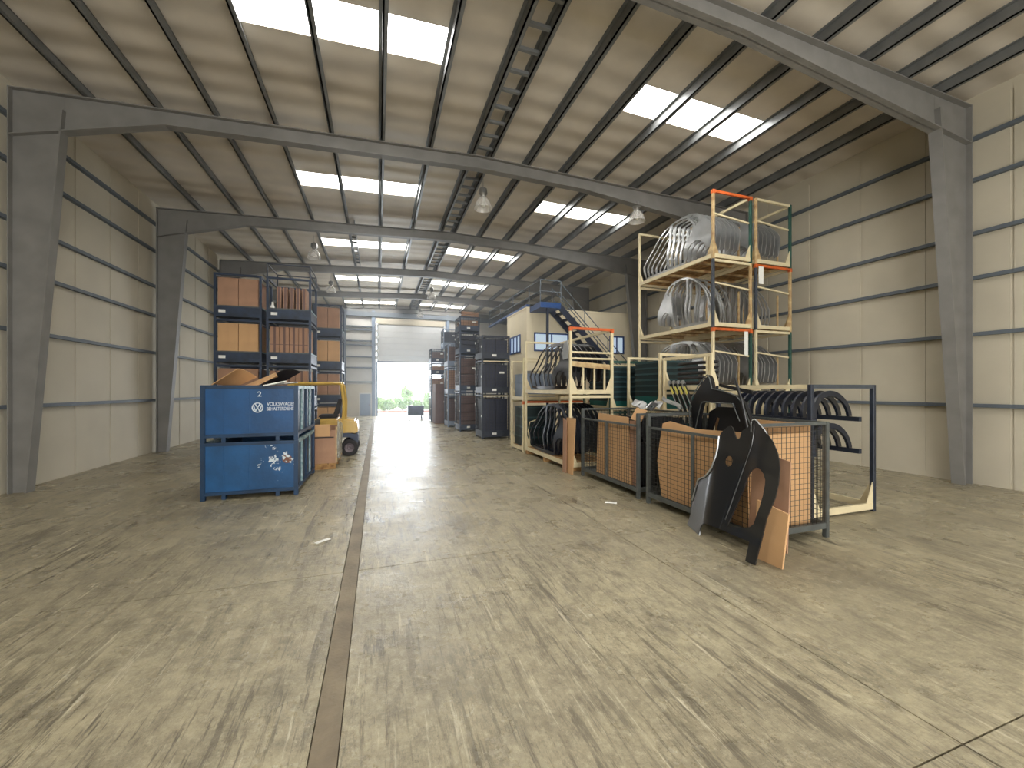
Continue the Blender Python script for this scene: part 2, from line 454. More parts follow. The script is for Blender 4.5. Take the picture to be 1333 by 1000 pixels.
# walls
def wall(name, m, boxes):
    mb = MB()
    for b_ in boxes: mb.box(*b_)
    return struct(mb.build(name, m))
wl = wall('wall_left', M['clad'], [(XL - 0.15, XL, YB, YE, 0, 6.6)])
wr = wall('wall_right', M['clad'], [(XR, XR + 0.15, YB, YE, 0, 6.8)])
we = wall('wall_end', M['cladend'], [(XL, -0.12, YE, YE + 0.15, 0, 6.9), (4.05, XR, YE, YE + 0.15, 0, 6.9), (-0.12, 4.05, YE, YE + 0.15, 5.9, 6.9)])
wb = wall('wall_back', M['clad'], [(XL, -1.9, YB - 0.15, YB, 0, 6.9), (5.1, XR, YB - 0.15, YB, 0, 6.9), (-1.9, 5.1, YB - 0.15, YB, 4.7, 6.9)])
for wobj, x, s in ((wl, XL, 1), (wr, XR, -1)):
    for z in (1.3, 2.5, 3.45, 4.2, 5.1, 5.8):
        MB().box(min(x, x + s * 0.09), max(x, x + s * 0.09), YB, YE, z, z + 0.06).build('girt', M['girt'], wobj)
    for k in range(int((YE - YB) / 1.05)):   # cladding panel joints
        MB().box(min(x, x + s * 0.012), max(x, x + s * 0.012), YB + 1.05 * k + 0.02, YB + 1.05 * (k + 1) - 0.02, 0.0, 6.4).build('panel', M['clad'], wobj)
for fy in frames_y:   # tapered columns
    for wobj, xo, it, ib in ((wl, XL + 0.1, -4.72, -5.15), (wr, XR - 0.1, 8.62, 9.3)):
        mb = MB(); zt = ztop(it) - 0.25
        mb.prism([(xo, 0), (ib, 0), (it, zt), (it, ztop(it)), (xo, ztop(xo))], fy - 0.01, fy + 0.01, 'y')
        mb.bar((ib, fy, 0), (it, fy, zt), 0.17, 0.02, (1, 0, 0)); mb.box(xo - 0.01, xo + 0.01, fy - 0.085, fy + 0.085, 0, ztop(xo))
        mb.build('column', M['steel_grey'], wobj)
# end wall steel and girts
for x in (-1.86, -0.26, 4.2, 5.0):
    MB().box(x - 0.09, x + 0.09, YE - 0.16, YE, 0, 6.3).build('wind_post', M['doorgrey'] if x in (-0.26, 4.2) else M['girt'], we)
for z in (5.3, 5.1, 4.45, 4.2, 3.5, 2.85, 2.0):
    MB().box(-1.8, -0.35, YE - 0.1, YE, z, z + 0.08).build('girt', M['girt'], we)
    MB().box(XL, -1.95, YE - 0.1, YE, z, z + 0.08).build('girt', M['girt'], we)
MB().box(XL + 0.2, XR - 0.2, YE - 0.2, YE, 5.95, 6.22).build('header_beam', M['girt'], we)
MB().box(-1.75, -0.35, YE - 0.04, YE, 0, 1.9).build('lower_panel', M['clad'], we)
# personnel door
d2 = MB().box(-1.0, -0.42, YE - 0.1, YE - 0.05, 0.03, 1.33).build('door_2', M['doorgrey']); struct(d2)
mb = MB(); mb.box(-1.06, -1.0, YE - 0.12, YE - 0.04, 0, 1.39); mb.box(-0.42, -0.36, YE - 0.12, YE - 0.04, 0, 1.39); mb.box(-1.0, -0.42, YE - 0.12, YE - 0.04, 1.33, 1.39)
mb.build('door_frame', M['cladend'], d2)
MB().box(-0.52, -0.48, YE - 0.14, YE - 0.1, 0.62, 0.72).build('door_handle', M['rim'], d2)
# roller door, partly lowered: horizontal panels in scalloped side guides
d1 = struct(MB().box(-0.1, 4.02, YE - 0.14, YE - 0.02, 5.52, 5.9).build('door_1', M['clad'], None, 0.02))
zz = 3.3
while zz < 5.5:
    MB().box(-0.05, 3.97, YE - 0.1, YE - 0.04, zz + 0.002, min(zz + 0.36, 5.52) - 0.002).build('door_panel', M['doorwhite'], d1)
    zz += 0.36
MB().box(-0.05, 3.97, YE - 0.11, YE - 0.03, 3.24, 3.3).build('bottom_seal', M['girt'], d1)
for x in (-0.06, 3.98):
    MB().box(x - 0.05, x + 0.05, YE - 0.18, YE - 0.1, 0, 3.25).build('guide_rail', M['doorgrey'], d1)
    for k in range(6):
        MB().lathe([(0.02, -0.09), (0.085, -0.08), (0.085, 0.08), (0.02, 0.09)], 10, (x, YE - 0.16, 3.5 + k * 0.4)).build('guide_bracket', M['doorwhite'], d1, 0, True)

# ================================================================== OUTSIDE
struct(MB().box(-30, 40, YE + 0.1, 75, -0.3, -0.02).build('yard_ground', M['yard']))
MB_k = MB().box(-12, 18, 29.0, 29.25, -0.02, 0.1).build('trim_1', M['kerb']); struct(MB_k)
def bush(x, y, h, w, label, n, trunk=True):
    t = thing('leafy_bush' if h < 1.6 else 'leafy_tree', (x, y, -0.02), label, 'bush' if h < 1.6 else 'tree', 'greenery beyond the far door')
    mb = MB()
    if h >= 1.6: mb.tube([(0, 0, 0), (0.03, 0, h * 0.5), (0, 0.02, h * 0.7)], 0.06, 6)
    for k in range(5):
        a = random.random() * 6.28
        mb.tube([(0, 0, 0.0 if h < 1.6 else h * 0.45), (w * 0.2 * math.cos(a), w * 0.2 * math.sin(a), h * 0.6), (w * 0.35 * math.cos(a), w * 0.35 * math.sin(a), h * 0.8)], 0.02, 5)
    mb.build('stems', M['bark'], t)
    lf = MB(); zc = h * (0.52 if h < 1.6 else 0.68); rz = h * (0.48 if h < 1.6 else 0.32)
    lobes = [(Vector((random.uniform(-w, w) * 0.33, random.uniform(-w, w) * 0.2, zc + random.uniform(-rz, rz) * 0.35)), random.uniform(0.5, 0.8)) for _ in range(7)]
    for k in range(n):
        c, s = random.choice(lobes)
        d = Vector((random.gauss(0, 1), random.gauss(0, 1), random.gauss(0, 1))).normalized() * (random.random() ** 0.4)
        p = c + Vector((d.x * w * 0.42 * s, d.y * w * 0.42 * s, d.z * rz * s)); p.z = max(p.z, 0.03)
        q = Matrix.Rotation(random.random() * 6.28, 3, Vector((random.gauss(0, 1), random.gauss(0, 1), random.gauss(0, 1))).normalized()); L_ = random.uniform(0.05, 0.11)
        lf.add([p + q @ Vector(v) * L_ for v in ((-1, 0, 0), (0, 0.5, 0.1), (1, 0, 0), (0, -0.5, 0.1))], [(0, 1, 2, 3)])
    o = lf.build('foliage', M['leaf'], t); o['kind'] = 'stuff'
bush(0.45, 29.9, 1.25, 1.5, 'low pale bush at the left edge of the far door opening', 2600)
bush(1.75, 30.9, 1.15, 1.3, 'low rounded bush just left of the small tree outside', 2400)
bush(2.4, 35.5, 1.95, 1.3, 'small bushy tree in the middle of the far door opening', 2200)
bush(3.2, 30.6, 1.1, 1.4, 'low bush behind the small blue bin outside the door', 2200)
bush(4.2, 32.0, 1.5, 1.6, 'bush at the right edge of the far door opening', 2200)
bush(-1.4, 31.0, 1.4, 1.9, 'bush outside hidden behind the left door jamb', 1200)

# ================================================================== OFFICE
of = thing('office_block', (4.9, 13.0, 0), 'two-storey cream office block with blue framed windows inside the hall', 'office')
OW, OD, OH = 4.55, 2.2, 4.42
def owall(boxes, name):
    mb = MB()
    for b_ in boxes: mb.box(*b_)
    return mb.build(name, M['office'], of)
wz0, wz1 = 2.94, 3.6
owall([(0, OW, 0, 0.1, 0, wz0), (0, OW, 0, 0.1, wz1, OH), (0, 0.27, 0, 0.1, wz0, wz1), (1.61, 3.3, 0, 0.1, wz0, wz1), (3.93, OW, 0, 0.1, wz0, wz1)], 'front_wall')
owall([(0, 0.1, 0.1, OD, 0, wz0), (0, 0.1, 0.1, OD, wz1, OH), (0, 0.1, 0.1, 0.62, wz0, wz1), (0, 0.1, 1.78, OD, wz0, wz1)], 'side_wall')
owall([(0.1, OW, OD - 0.1, OD, 0, OH), (OW - 0.1, OW, 0.1, OD - 0.1, 0, OH)], 'rear_wall')
MB().box(-0.02, OW, -0.02, OD, OH, OH + 0.05).build('flat_roof', M['office'], of)
def owin(x0, x1, ax, nm):
    fr = MB(); w = 0.05
    def bx(a0, a1, z0, z1, d0=-0.03, d1=0.06):
        if ax == 'x': fr.box(a0, a1, d0, d1, z0, z1)
        else: fr.box(d0, d1, a0, a1, z0, z1)
    bx(x0, x1, wz0, wz0 + w); bx(x0, x1, wz1 - w, wz1); bx(x0, x0 + w, wz0 + w, wz1 - w); bx(x1 - w, x1, wz0 + w, wz1 - w)
    for k in range(1, nm): xm = x0 + (x1 - x0) * k / nm; bx(xm - 0.02, xm + 0.02, wz0 + w, wz1 - w)
    f = fr.build('window_frame', M['stairblue'], of)
    for k in range(nm):
        a = x0 + (x1 - x0) * k / nm; c = x0 + (x1 - x0) * (k + 1) / nm; p = MB()
        if ax == 'x': p.box(a, c, 0.01, 0.02, wz0 + 0.02, wz1 - 0.02)
        else: p.box(0.01, 0.02, a, c, wz0 + 0.02, wz1 - 0.02)
        p.build('pane', M['glass'], f)
owin(0.27, 1.61, 'x', 2); owin(3.3, 3.93, 'x', 2); owin(0.62, 1.78, 'y', 3)
# no light inside the office; its glow is painted into the panes
# walkway, landing and stair up to the office roof
st = thing('office_stair', (5.0, 12.0, 0), 'dark blue steel stair and landing climbing to the office roof', 'stair')
MB().box(0, 0.73, 0, 0.96, 4.27, 4.45).build('landing', M['stairblue'], st)
MB().box(-0.12, 0.0, 0.97, 6.0, 4.475, 4.55).build('walkway_edge', M['stairblue'], st)
MB().box(0.25, 0.32, 0.05, 0.12, 0, 4.27).build('support_post', M['stairdark'], st)
sx0, sz0, sx1, sz1 = 0.73, 4.4, 3.45, 1.7
for y in (0.02, 0.72):
    MB().bar((sx0 - 0.05, y, sz0 - 0.05), (sx1, y, sz1 - 0.05), 0.03, 0.2).build('stringer', M['stairdark'], st)
n = 13
for k in range(1, n + 1):
    x = sx0 + (sx1 - sx0) * k / (n + 0.5); z = sz0 + (sz1 - sz0) * k / (n + 0.5)
    MB().box(x - 0.09, x + 0.12, 0.035, 0.705, z - 0.02, z + 0.01).build('tread', M['stairdark'], st)
MB().box(sx1 - 0.05, sx1 + 0.7, 0, 0.74, sz1 - 0.12, sz1 - 0.02).build('lower_landing', M['stairblue'], st)
for x in (sx1, sx1 + 0.64):
    for y in (0.03, 0.68): MB().box(x, x + 0.05, y, y + 0.05, 0, sz1 - 0.12).build('support_post', M['stairdark'], st)
def rail(pts, posts, zt=(0.35, 0.72)):
    for dz in zt: MB().tube([(p[0], p[1], p[2] + dz) for p in pts], 0.016, 6).build('handrail', M['doorgrey'] if zt[-1] < 0.7 else M['girt'], st)
    for p in posts: MB().tube([p, (p[0], p[1], p[2] + zt[-1])], 0.016, 6).build('rail_post', M['girt'], st)
rail([(0, 0, 4.45), (0.73, 0, 4.45)], [(0, 0, 4.45), (0.73, 0, 4.45)])
rail([(0, 0, 4.45), (-0.08, 6, 4.5)], [(-0.01, 1.0, 4.5), (-0.06, 2.6, 4.5), (-0.07, 4.2, 4.5), (-0.08, 5.95, 4.5)])
for y in (0.02, 0.72):
    pp = [(sx0 + (sx1 - sx0) * t, y, sz0 + (sz1 - sz0) * t) for t in (0, 0.33, 0.66, 1)]
    rail([pp[0], pp[-1]], pp[0 if y > 0.5 else 1:], (0.35, 0.72))

# ================================================================== LEFT SIDE: blue containers
def big_container(Z, label, mbody, legs):
    t = thing('steel_container', (-1.775, 7.64, Z), label, 'container', 'big blue containers at the left')
    W, D, Hh, z0 = 0.625, 0.85, 0.83, 0.12
    for s in (-1, 1):
        for q in (-1, 1):
            MB().box(s * W - (0.06 if s > 0 else 0), s * W + (0.06 if s < 0 else 0), q * D - (0.06 if q > 0 else 0), q * D + (0.06 if q < 0 else 0), 0.0, Hh).build('corner_post', M['bluedark'], t, 0.006)
    for q in (-1, 1):   # end panels between the posts, pressed with shallow vertical swages
        mb = MB(); y = q * (D - 0.025)
        mb.box(-W + 0.06, W - 0.06, y - 0.006, y + 0.006, z0, Hh - 0.05)
        e = mb.build('end_panel', mbody, t)
        for x in (-0.35, -0.03):
            MB().box(x - 0.008, x + 0.008, y + q * 0.006, y + q * 0.012, z0 + 0.03, Hh - 0.08).build('swage', mbody, e)
        MB().box(-W + 0.06, W - 0.06, q * D - (0.05 if q > 0 else 0), q * D + (0.05 if q < 0 else 0), z0 - 0.05, z0).build('bottom_rail', M['bluedark'], t, 0.004)
        MB().box(-W + 0.06, W - 0.06, q * D - (0.05 if q > 0 else 0), q * D + (0.05 if q < 0 else 0), Hh - 0.05, Hh).build('top_rail', M['bluedark'], t, 0.004)
    for s in (-1, 1):
        x = s * (W - 0.04)
        MB().box(x - 0.006, x + 0.006, -D + 0.06, D - 0.06, z0, Hh - 0.05).build('side_panel', M['bluedark'], t)
        for k in range(3):
            yy = -D + 0.45 + k * 0.4
            MB().box(x - 0.004 if s > 0 else x - 0.03, x + 0.03 if s > 0 else x + 0.004, yy - 0.016, yy + 0.016, z0, Hh - 0.05).build('side_rib', M['worn_edge'] if k != 1 else M['bluedark'], t, 0.004)
        MB().box(s * W - (0.05 if s > 0 else 0), s * W + (0.05 if s < 0 else 0), -D + 0.06, D - 0.06, Hh - 0.05, Hh).build('top_rail', M['worn_edge'], t, 0.004)
        MB().box(s * W - (0.05 if s > 0 else 0), s * W + (0.05 if s < 0 else 0), -D + 0.06, D - 0.06, z0 - 0.05, z0).build('bottom_rail', M['bluedark'], t, 0.004)
    MB().box(-W + 0.05, W - 0.05, -D + 0.05, D - 0.05, z0 - 0.02, z0).build('base_sheet', M['bluedark'], t)
    MB().box(0.32, 0.37, -D + 0.02, -D + 0.1, 0.0, z0 - 0.05).build('foot', M['bluedark'], t)
    MB().box(-0.37, -0.32, -D + 0.02, -D + 0.1, 0.0, z0 - 0.05).build('foot', M['bluedark'], t)
    return t
c_low = big_container(0.0, 'lower blue steel container with chipped paint and a rust patch', M['wornblue'], True)
c_up = big_container(0.83, 'upper blue steel container with white lettering and round emblem', M['blue'], True)
def text(body, x, z, w, h, parent, y):
    cu = bpy.data.curves.new('lettering', 'FONT'); cu.body = body; cu.size = 1; cu.extrude = 0.02; cu.offset = 0.012
    o = bpy.data.objects.new('tmp', cu); COL.objects.link(o)
    dg = bpy.context.evaluated_depsgraph_get(); me = bpy.data.meshes.new_from_object(o.evaluated_get(dg))
    bpy.data.objects.remove(o)
    xs_ = [v.co.x for v in me.vertices]; ys_ = [v.co.y for v in me.vertices]
    a, bb, c, d = min(xs_), max(xs_), min(ys_), max(ys_)
    for v in me.vertices:
        v.co = Vector((x + (v.co.x - a) / (bb - a) * w, y - v.co.z * 0.12, z + (v.co.y - c) / (d - c) * h))
    me.materials.clear(); me.materials.append(M['white'])
    return link('lettering', me, parent)
yf = -0.85 + 0.025 - 0.008
text('VOLKSWAGEN', 0.205, 0.525, 0.385, 0.052, c_up, yf)
text('BEHALTERDIENST', 0.205, 0.455, 0.385, 0.052, c_up, yf)
text('2', 0.085, 0.665, 0.05, 0.075, c_up, yf)
em = MB()
ex, ez, er = 0.085, 0.5, 0.075
em.lathe([(er, yf - 0.004), (er, yf), (er - 0.014, yf), (er - 0.014, yf - 0.004)], 28, (ex, 0, ez), 'y', True)
for pts in ([(-0.030, 0.055), (0, -0.004), (0.030, 0.055)], [(-0.052, 0.03), (-0.026, -0.054), (0, 0.002), (0.026, -0.054), (0.052, 0.03)]):
    for p, q in zip(pts, pts[1:]):
        em.bar((ex + p[0], yf - 0.002, ez + p[1]), (ex + q[0], yf - 0.002, ez + q[1]), 0.004, 0.013, (0, 0, 1))
em.build('emblem', M['white'], c_up)
# waste cardboard and sheets heaped in the upper container
def loose_sheet(name, c, w, l, rx, ry, rz, m, label, cat, grp=None, t=0.006, curl=0.0):
    me = sheet(name, [(-l / 2, -w / 2), (l / 2, -w / 2), (l / 2, w / 2), (-l / 2, w / 2)], [], m, t, 0.05, (lambda y, z: curl * (y * y + 0.4 * z * y)) if curl else None)
    o = link(name, me); o.location = c
    o.rotation_euler = (rx, ry, rz); return tag(o, label, cat, grp)
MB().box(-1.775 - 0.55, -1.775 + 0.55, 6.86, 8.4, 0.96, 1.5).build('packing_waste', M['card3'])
tag(bpy.data.objects['packing_waste'], 'packed cardboard waste filling the upper blue container', 'cardboard', None, 'stuff')
loose_sheet('cardboard_sheet', (-1.8, 7.35, 1.76), 0.5, 0.7, 0.1, 1.1, 0.3, M['card'], 'pale torn cardboard sheet poking out of the upper blue container', 'cardboard', None, 0.008, 0.5)
loose_sheet('cardboard_sheet', (-2.05, 6.98, 1.78), 0.4, 0.5, -0.3, 1.0, -0.5, M['card'], 'pale crumpled cardboard sheet at the left of the upper blue container heap', 'cardboard', None, 0.008, 0.7)
loose_sheet('white_sheet', (-1.5, 6.93, 1.70), 0.3, 0.5, -0.1, 1.35, 0.15, M['paper'], 'white torn sheet draped over the front rim of the upper blue container', 'sheet', None, 0.01, 0.25)
loose_sheet('white_sheet', (-1.42, 7.25, 1.70), 0.32, 0.5, 0.05, 1.45, 0.1, M['paper'], 'white sheet lying on the rim of the upper blue container', 'sheet', None, 0.01, 0.1)
loose_sheet('black_liner', (-1.7, 8.05, 1.83), 0.5, 0.6, 0.3, 1.0, -0.2, M['rubber'], 'crumpled black plastic sheet sticking out of the upper blue container', 'plastic sheet', None, 0.008, 0.8)
bt = MB().lathe([(0.0, 0), (0.04, 0), (0.045, 0.02), (0.045, 0.14), (0.02, 0.18), (0.02, 0.21), (0, 0.21)], 12).build('white_bottle', M['paper'], None, 0, True)
bt.location = (-2.5, 11.385, 3.389); bt.scale = (1.3, 1.0, 1.9); tag(bt, 'tall white bottle beside the boxes in the topmost crate of the nearer stack', 'bottle')

# ---- tall stacks of dark blue crates with cardboard boxes
def stack_crate(W, D, Hh):
    t = thing('crate', (0, 0, 0), 'x', 'crate', 'dark blue crates in the left-hand stacks')
    for s in (0, 1):
        for q in (0, 1):
            x = s * (W - 0.05); y = q * (D - 0.05)
            MB().box(x, x + 0.05, y, y + 0.05, 0, Hh).build('corner_post', M['crateblue'], t)
    tr = MB(); tr.box(0.05, W - 0.05, 0.005, 0.02, 0.06, 0.3); tr.box(0.05, W - 0.05, D - 0.02, D - 0.005, 0.06, 0.3)
    tr.box(0.005, 0.02, 0.05, D - 0.05, 0.06, 0.3); tr.box(W - 0.02, W - 0.005, 0.05, D - 0.05, 0.06, 0.3); tr.box(0.02, W - 0.02, 0.02, D - 0.02, 0.06, 0.085)
    tr.build('tray', M['crateblue'], t)
    for a in ((0.05, W - 0.05, 0.0, 0.04), (0.05, W - 0.05, D - 0.04, D), (0.0, 0.04, 0.05, D - 0.05), (W - 0.04, W, 0.05, D - 0.05)):
        MB().box(a[0], a[1], a[2], a[3], Hh - 0.05, Hh).build('top_rail', M['crateblue'], t)
        MB().box(a[0], a[1], a[2], a[3], 0.3, 0.33).build('tray_rim', M['worn_edge'] if a[2] == 0.05 else M['cagegrey'], t)
    MB().box(W * 0.1, W * 0.24, -0.001, 0.006, 0.15, 0.22).build('paper_tag', M['paper'], t)
    return t
def carton(w, d, h, m, strap=False, plain=False):
    t = MB().box(0, w, 0, d, 0, h).build('cardboard_box', m, None, 0.004, False, 1)
    if not plain: MB().box(w * 0.5 - 0.025, w * 0.5 + 0.025, -0.002, 0.003, 0.0, h).build('tape_seam', M['card3'] if strap else m, t)
    if strap: MB().box(0.0, w, -0.003, 0.004, h * 0.5 - 0.008, h * 0.5 + 0.008).build('strap', M['card3'], t)
    return t
LEV = ['lowest', 'second lowest', 'second highest', 'topmost']
stacks = [('nearer', -2.62, 11.3, 1.0, [2, 3, 4, 5]), ('wall-side', -3.72, 11.3, 1.0, [2, 2, 2, 2]), ('farther', -2.0, 14.4, 0.86, [2, 2, 2, 2])]
for nm, x, y, W, cnt in stacks:
    proto = stack_crate(W, 1.1, 1.1)
    for k in range(4):
        lb = f'{LEV[k]} dark blue crate in the {nm} tall stack by the left wall'
        if k == 0: proto.location = (x, y, 0); proto['label'] = lb
        else: dup(proto, (x, y, 1.1 * k), lb)
        nb = cnt[k]; x0_ = 0.22 if nb == 5 else 0.07; wi = (W - 0.07 - x0_) / nb; hh = 0.92 if nm != 'nearer' else (0.78 if k == 3 else 0.88)
        c0 = carton(wi - (0.05 if nb == 5 else 0.012), 0.9, hh, M['card2'] if (k % 2 or nm == 'nearer') else M['card'], nm == 'nearer')
        for j in range(nb):
            o = c0 if j == 0 else dup(c0, (0, 0, 0), '')
            o.location = (x + x0_ + j * wi, y + 0.05, 1.1 * k + 0.088)
            tag(o, f'{ORD[j]} cardboard box from the left in the {LEV[k]} crate of the {nm} stack', 'box', 'cardboard boxes in the left-hand crates')
fr = MB()
for a, b_ in (((-2.6, 11.32), (-1.64, 11.32)), ((-1.64, 11.32), (-1.64, 12.38)), ((-2.6, 12.38), (-1.64, 12.38)), ((-2.6, 11.32), (-2.6, 12.38))):
    fr.bar((a[0], a[1], 4.72), (b_[0], b_[1], 4.72), 0.025, 0.025)
for x in (-2.6, -1.64):
    for y in (11.32, 12.38): fr.box(x - 0.015, x + 0.015, y - 0.015, y + 0.015, 4.4, 4.735)
tag(fr.build('crate_top_frame', M['cagedark']), 'thin dark frame standing on top of the nearer tall crate stack', 'frame')

# ---- pallet box with film
pb = thing('pallet_box', (-1.23, 8.75, 0), 'brown cardboard box on a wooden pallet with torn film, beside the forklift', 'pallet box')
W_, D_ = 0.42, 1.2
for y in (0.0, 0.56, 1.12): MB().box(0, W_, y, y + 0.08, 0.0, 0.1).build('pallet_block', M['plank'], pb)
for k in range(3): MB().box(k * 0.15, k * 0.15 + 0.12, 0, D_, 0.1, 0.12).build('pallet_board', M['plank'], pb)
mb = MB()
for a in ((0.0, W_, 0.0, 0.012), (0.0, W_, D_ - 0.012, D_), (0.0, 0.012, 0.012, D_ - 0.012), (W_ - 0.012, W_, 0.012, D_ - 0.012)): mb.box(*a, 0.12, 0.78)
mb.build('carton', M['card2'], pb)
MB().box(0.02, W_ - 0.1, -0.005, 0.0, 0.66, 0.9).build('raised_flap', M['card'], pb)
MB().box(0.01, W_ - 0.03, -0.008, 0.0, 0.63, 0.65).build('strap', M['rubber'], pb)
for z in (0.14, 0.8):
    MB().bar((W_ + 0.012, 0.0, z), (W_ + 0.012, D_, z), 0.025, 0.05).build('side_batten', M['cream_dirty'], pb)
MB().bar((W_ + 0.012, 0.02, 0.14), (W_ + 0.012, 0.02, 0.85), 0.03, 0.03).build('side_batten', M['cream_dirty'], pb)
fm = sheet('film', [(0.0, 0.3), (0.25, 0.16), (0.6, 0.14), (1.15, 0.2), (1.18, 0.78), (0.8, 0.92), (0.45, 0.86), (0.2, 0.97), (0.0, 0.8)], [], M['film'], 0.004, 0.08, lambda y, z: 0.012 * math.sin(18 * y + 9 * z))
link('film', fm, pb).location = (W_ + 0.035, 0.0, 0)
MB().box(-0.03, 0.03, 0.1, 0.9, 0.82, 0.95).build('black_liner', M['rubber'], pb)

# ---- forklift (rear to the right)
fk = thing('forklift', (-1.25, 10.75, 0), 'yellow forklift truck with blue lower body and yellow overhead guard', 'forklift')
def pr(poly, y0, y1, nm, m, bev=0.02): MB().prism(poly, y0, y1, 'y').build(nm, m, fk, bev, True)
pr([(0.30, 0.52), (0.78, 0.52), (0.79, 0.72), (0.74, 0.86), (0.40, 0.9), (0.30, 0.86)], -0.42, 0.42, 'counterweight', M['yellow'], 0.04)
pr([(-0.55, 0.66), (0.34, 0.62), (0.34, 0.90), (-0.05, 0.90), (-0.55, 0.80)], -0.40, 0.40, 'hood', M['yellow'], 0.03)
pr([(-0.7, 0.18), (0.28, 0.18), (0.34, 0.42), (0.5, 0.46), (0.76, 0.42), (0.79, 0.53), (0.30, 0.62), (-0.7, 0.66)], -0.40, 0.40, 'lower_body', M['truckblue'], 0.02)
pr([(0.62, 0.16), (0.79, 0.3), (0.79, 0.53), (0.62, 0.5)], -0.30, 0.30, 'rear_skirt', M['truckblue'], 0.02)
def wheel(x, z, r, w, y):
    t = MB().lathe([(r * 0.55, -w / 2), (r * 0.93, -w / 2), (r, -w * 0.32), (r, w * 0.32), (r * 0.93, w / 2), (r * 0.55, w / 2)], 24, (x, y, z), 'y', True).build('tyre', M['rubber'], fk, 0, True)
    MB().lathe([(0.0, -w * 0.3), (r * 0.2, -w * 0.42), (r * 0.25, -w * 0.25), (r * 0.5, -w * 0.3), (r * 0.6, -w * 0.4), (r * 0.6, w * 0.4), (0, w * 0.4)], 20, (x, y, z), 'y').build('wheel_rim', M['rim'], t, 0, True)
for y in (-0.36, 0.36): wheel(0.60, 0.2, 0.2, 0.14, y); wheel(-0.52, 0.24, 0.24, 0.16, y)
for y in (-0.36, 0.36):
    MB().tube([(0.46, y, 0.86), (0.47, y, 1.3), (0.42, y, 1.70), (0.36, y, 1.74)], 0.035, 8).build('guard_post', M['yellow'], fk, 0, True)
    MB().tube([(-0.45, y, 0.72), (-0.52, y, 1.3), (-0.66, y, 1.66)], 0.03, 8).build('guard_post', M['yellow'], fk, 0, True)
    MB().tube([(-0.72, y, 1.70), (-0.5, y, 1.735), (0.42, y, 1.75)], 0.035, 8).build('guard_rail', M['yellow'], fk, 0, True)
for k in range(6): MB().box(-0.6 + k * 0.18, -0.56 + k * 0.18, -0.36, 0.36, 1.725, 1.75).build('guard_bar', M['yellow'], fk)
se = MB().box(-0.1, 0.32, -0.22, 0.22, 0.9, 0.99).build('seat', M['rubber'], fk, 0.03, True)
MB().prism([(0.22, 0.98), (0.34, 0.98), (0.42, 1.36), (0.34, 1.38)], -0.2, 0.2, 'y').build('seat_back', M['rubber'], fk, 0.02, True)
MB().lathe([(0.14, -0.012), (0.155, 0.0), (0.14, 0.012), (0.125, 0)], 18, (-0.3, 0.0, 1.08), 'z', True).build('steering_wheel', M['rubber'], fk, 0, True)
MB().tube([(-0.45, 0, 0.78), (-0.3, 0, 1.08)], 0.02, 8).build('steering_column', M['rubber'], fk)
for y in (-0.25, 0.25): MB().box(-0.82, -0.74, y - 0.05, y + 0.05, 0.05, 1.7).build('mast_rail', M['rubber'], fk)
for z in (0.4, 1.6): MB().box(-0.81, -0.75, -0.2, 0.2, z, z + 0.08).build('mast_crossbar', M['rubber'], fk)
for y in (-0.2, 0.2): MB().box(-1.3, -0.84, y - 0.04, y + 0.04, 0.03, 0.06).build('fork', M['rubber'], fk)

# ---- small blue bin on legs near the far door
bn = thing('tipping_bin', (1.95, 22.5, 0), 'small dark blue steel bin on legs in front of the far door', 'bin')
mb = MB(); w, d, z0, z1 = 0.42, 0.3, 0.22, 0.7
for a in ((-w, w, -d, -d + 0.02), (-w, w, d - 0.02, d), (-w, -w + 0.02, -d + 0.02, d - 0.02), (w - 0.02, w, -d + 0.02, d - 0.02)): mb.box(*a, z0, z1)
mb.box(-w, w, -d, d, z0 - 0.02, z0); mb.build('tub', M['crateblue'], bn)
rm = MB(); rm.box(-w - 0.02, w + 0.02, -d - 0.02, -d, z1 - 0.04, z1); rm.box(-w - 0.02, w + 0.02, d, d + 0.02, z1 - 0.04, z1); rm.box(-w - 0.02, -w, -d, d, z1 - 0.04, z1); rm.box(w, w + 0.02, -d, d, z1 - 0.04, z1); rm.build('rim', M['bluedark'], bn)
for s in (-1, 1):
    for q in (-1, 1): MB().box(s * 0.33 - 0.025, s * 0.33 + 0.025, q * 0.22 - 0.025, q * 0.22 + 0.025, 0, z0 - 0.02).build('leg', M['cagedark'], bn)

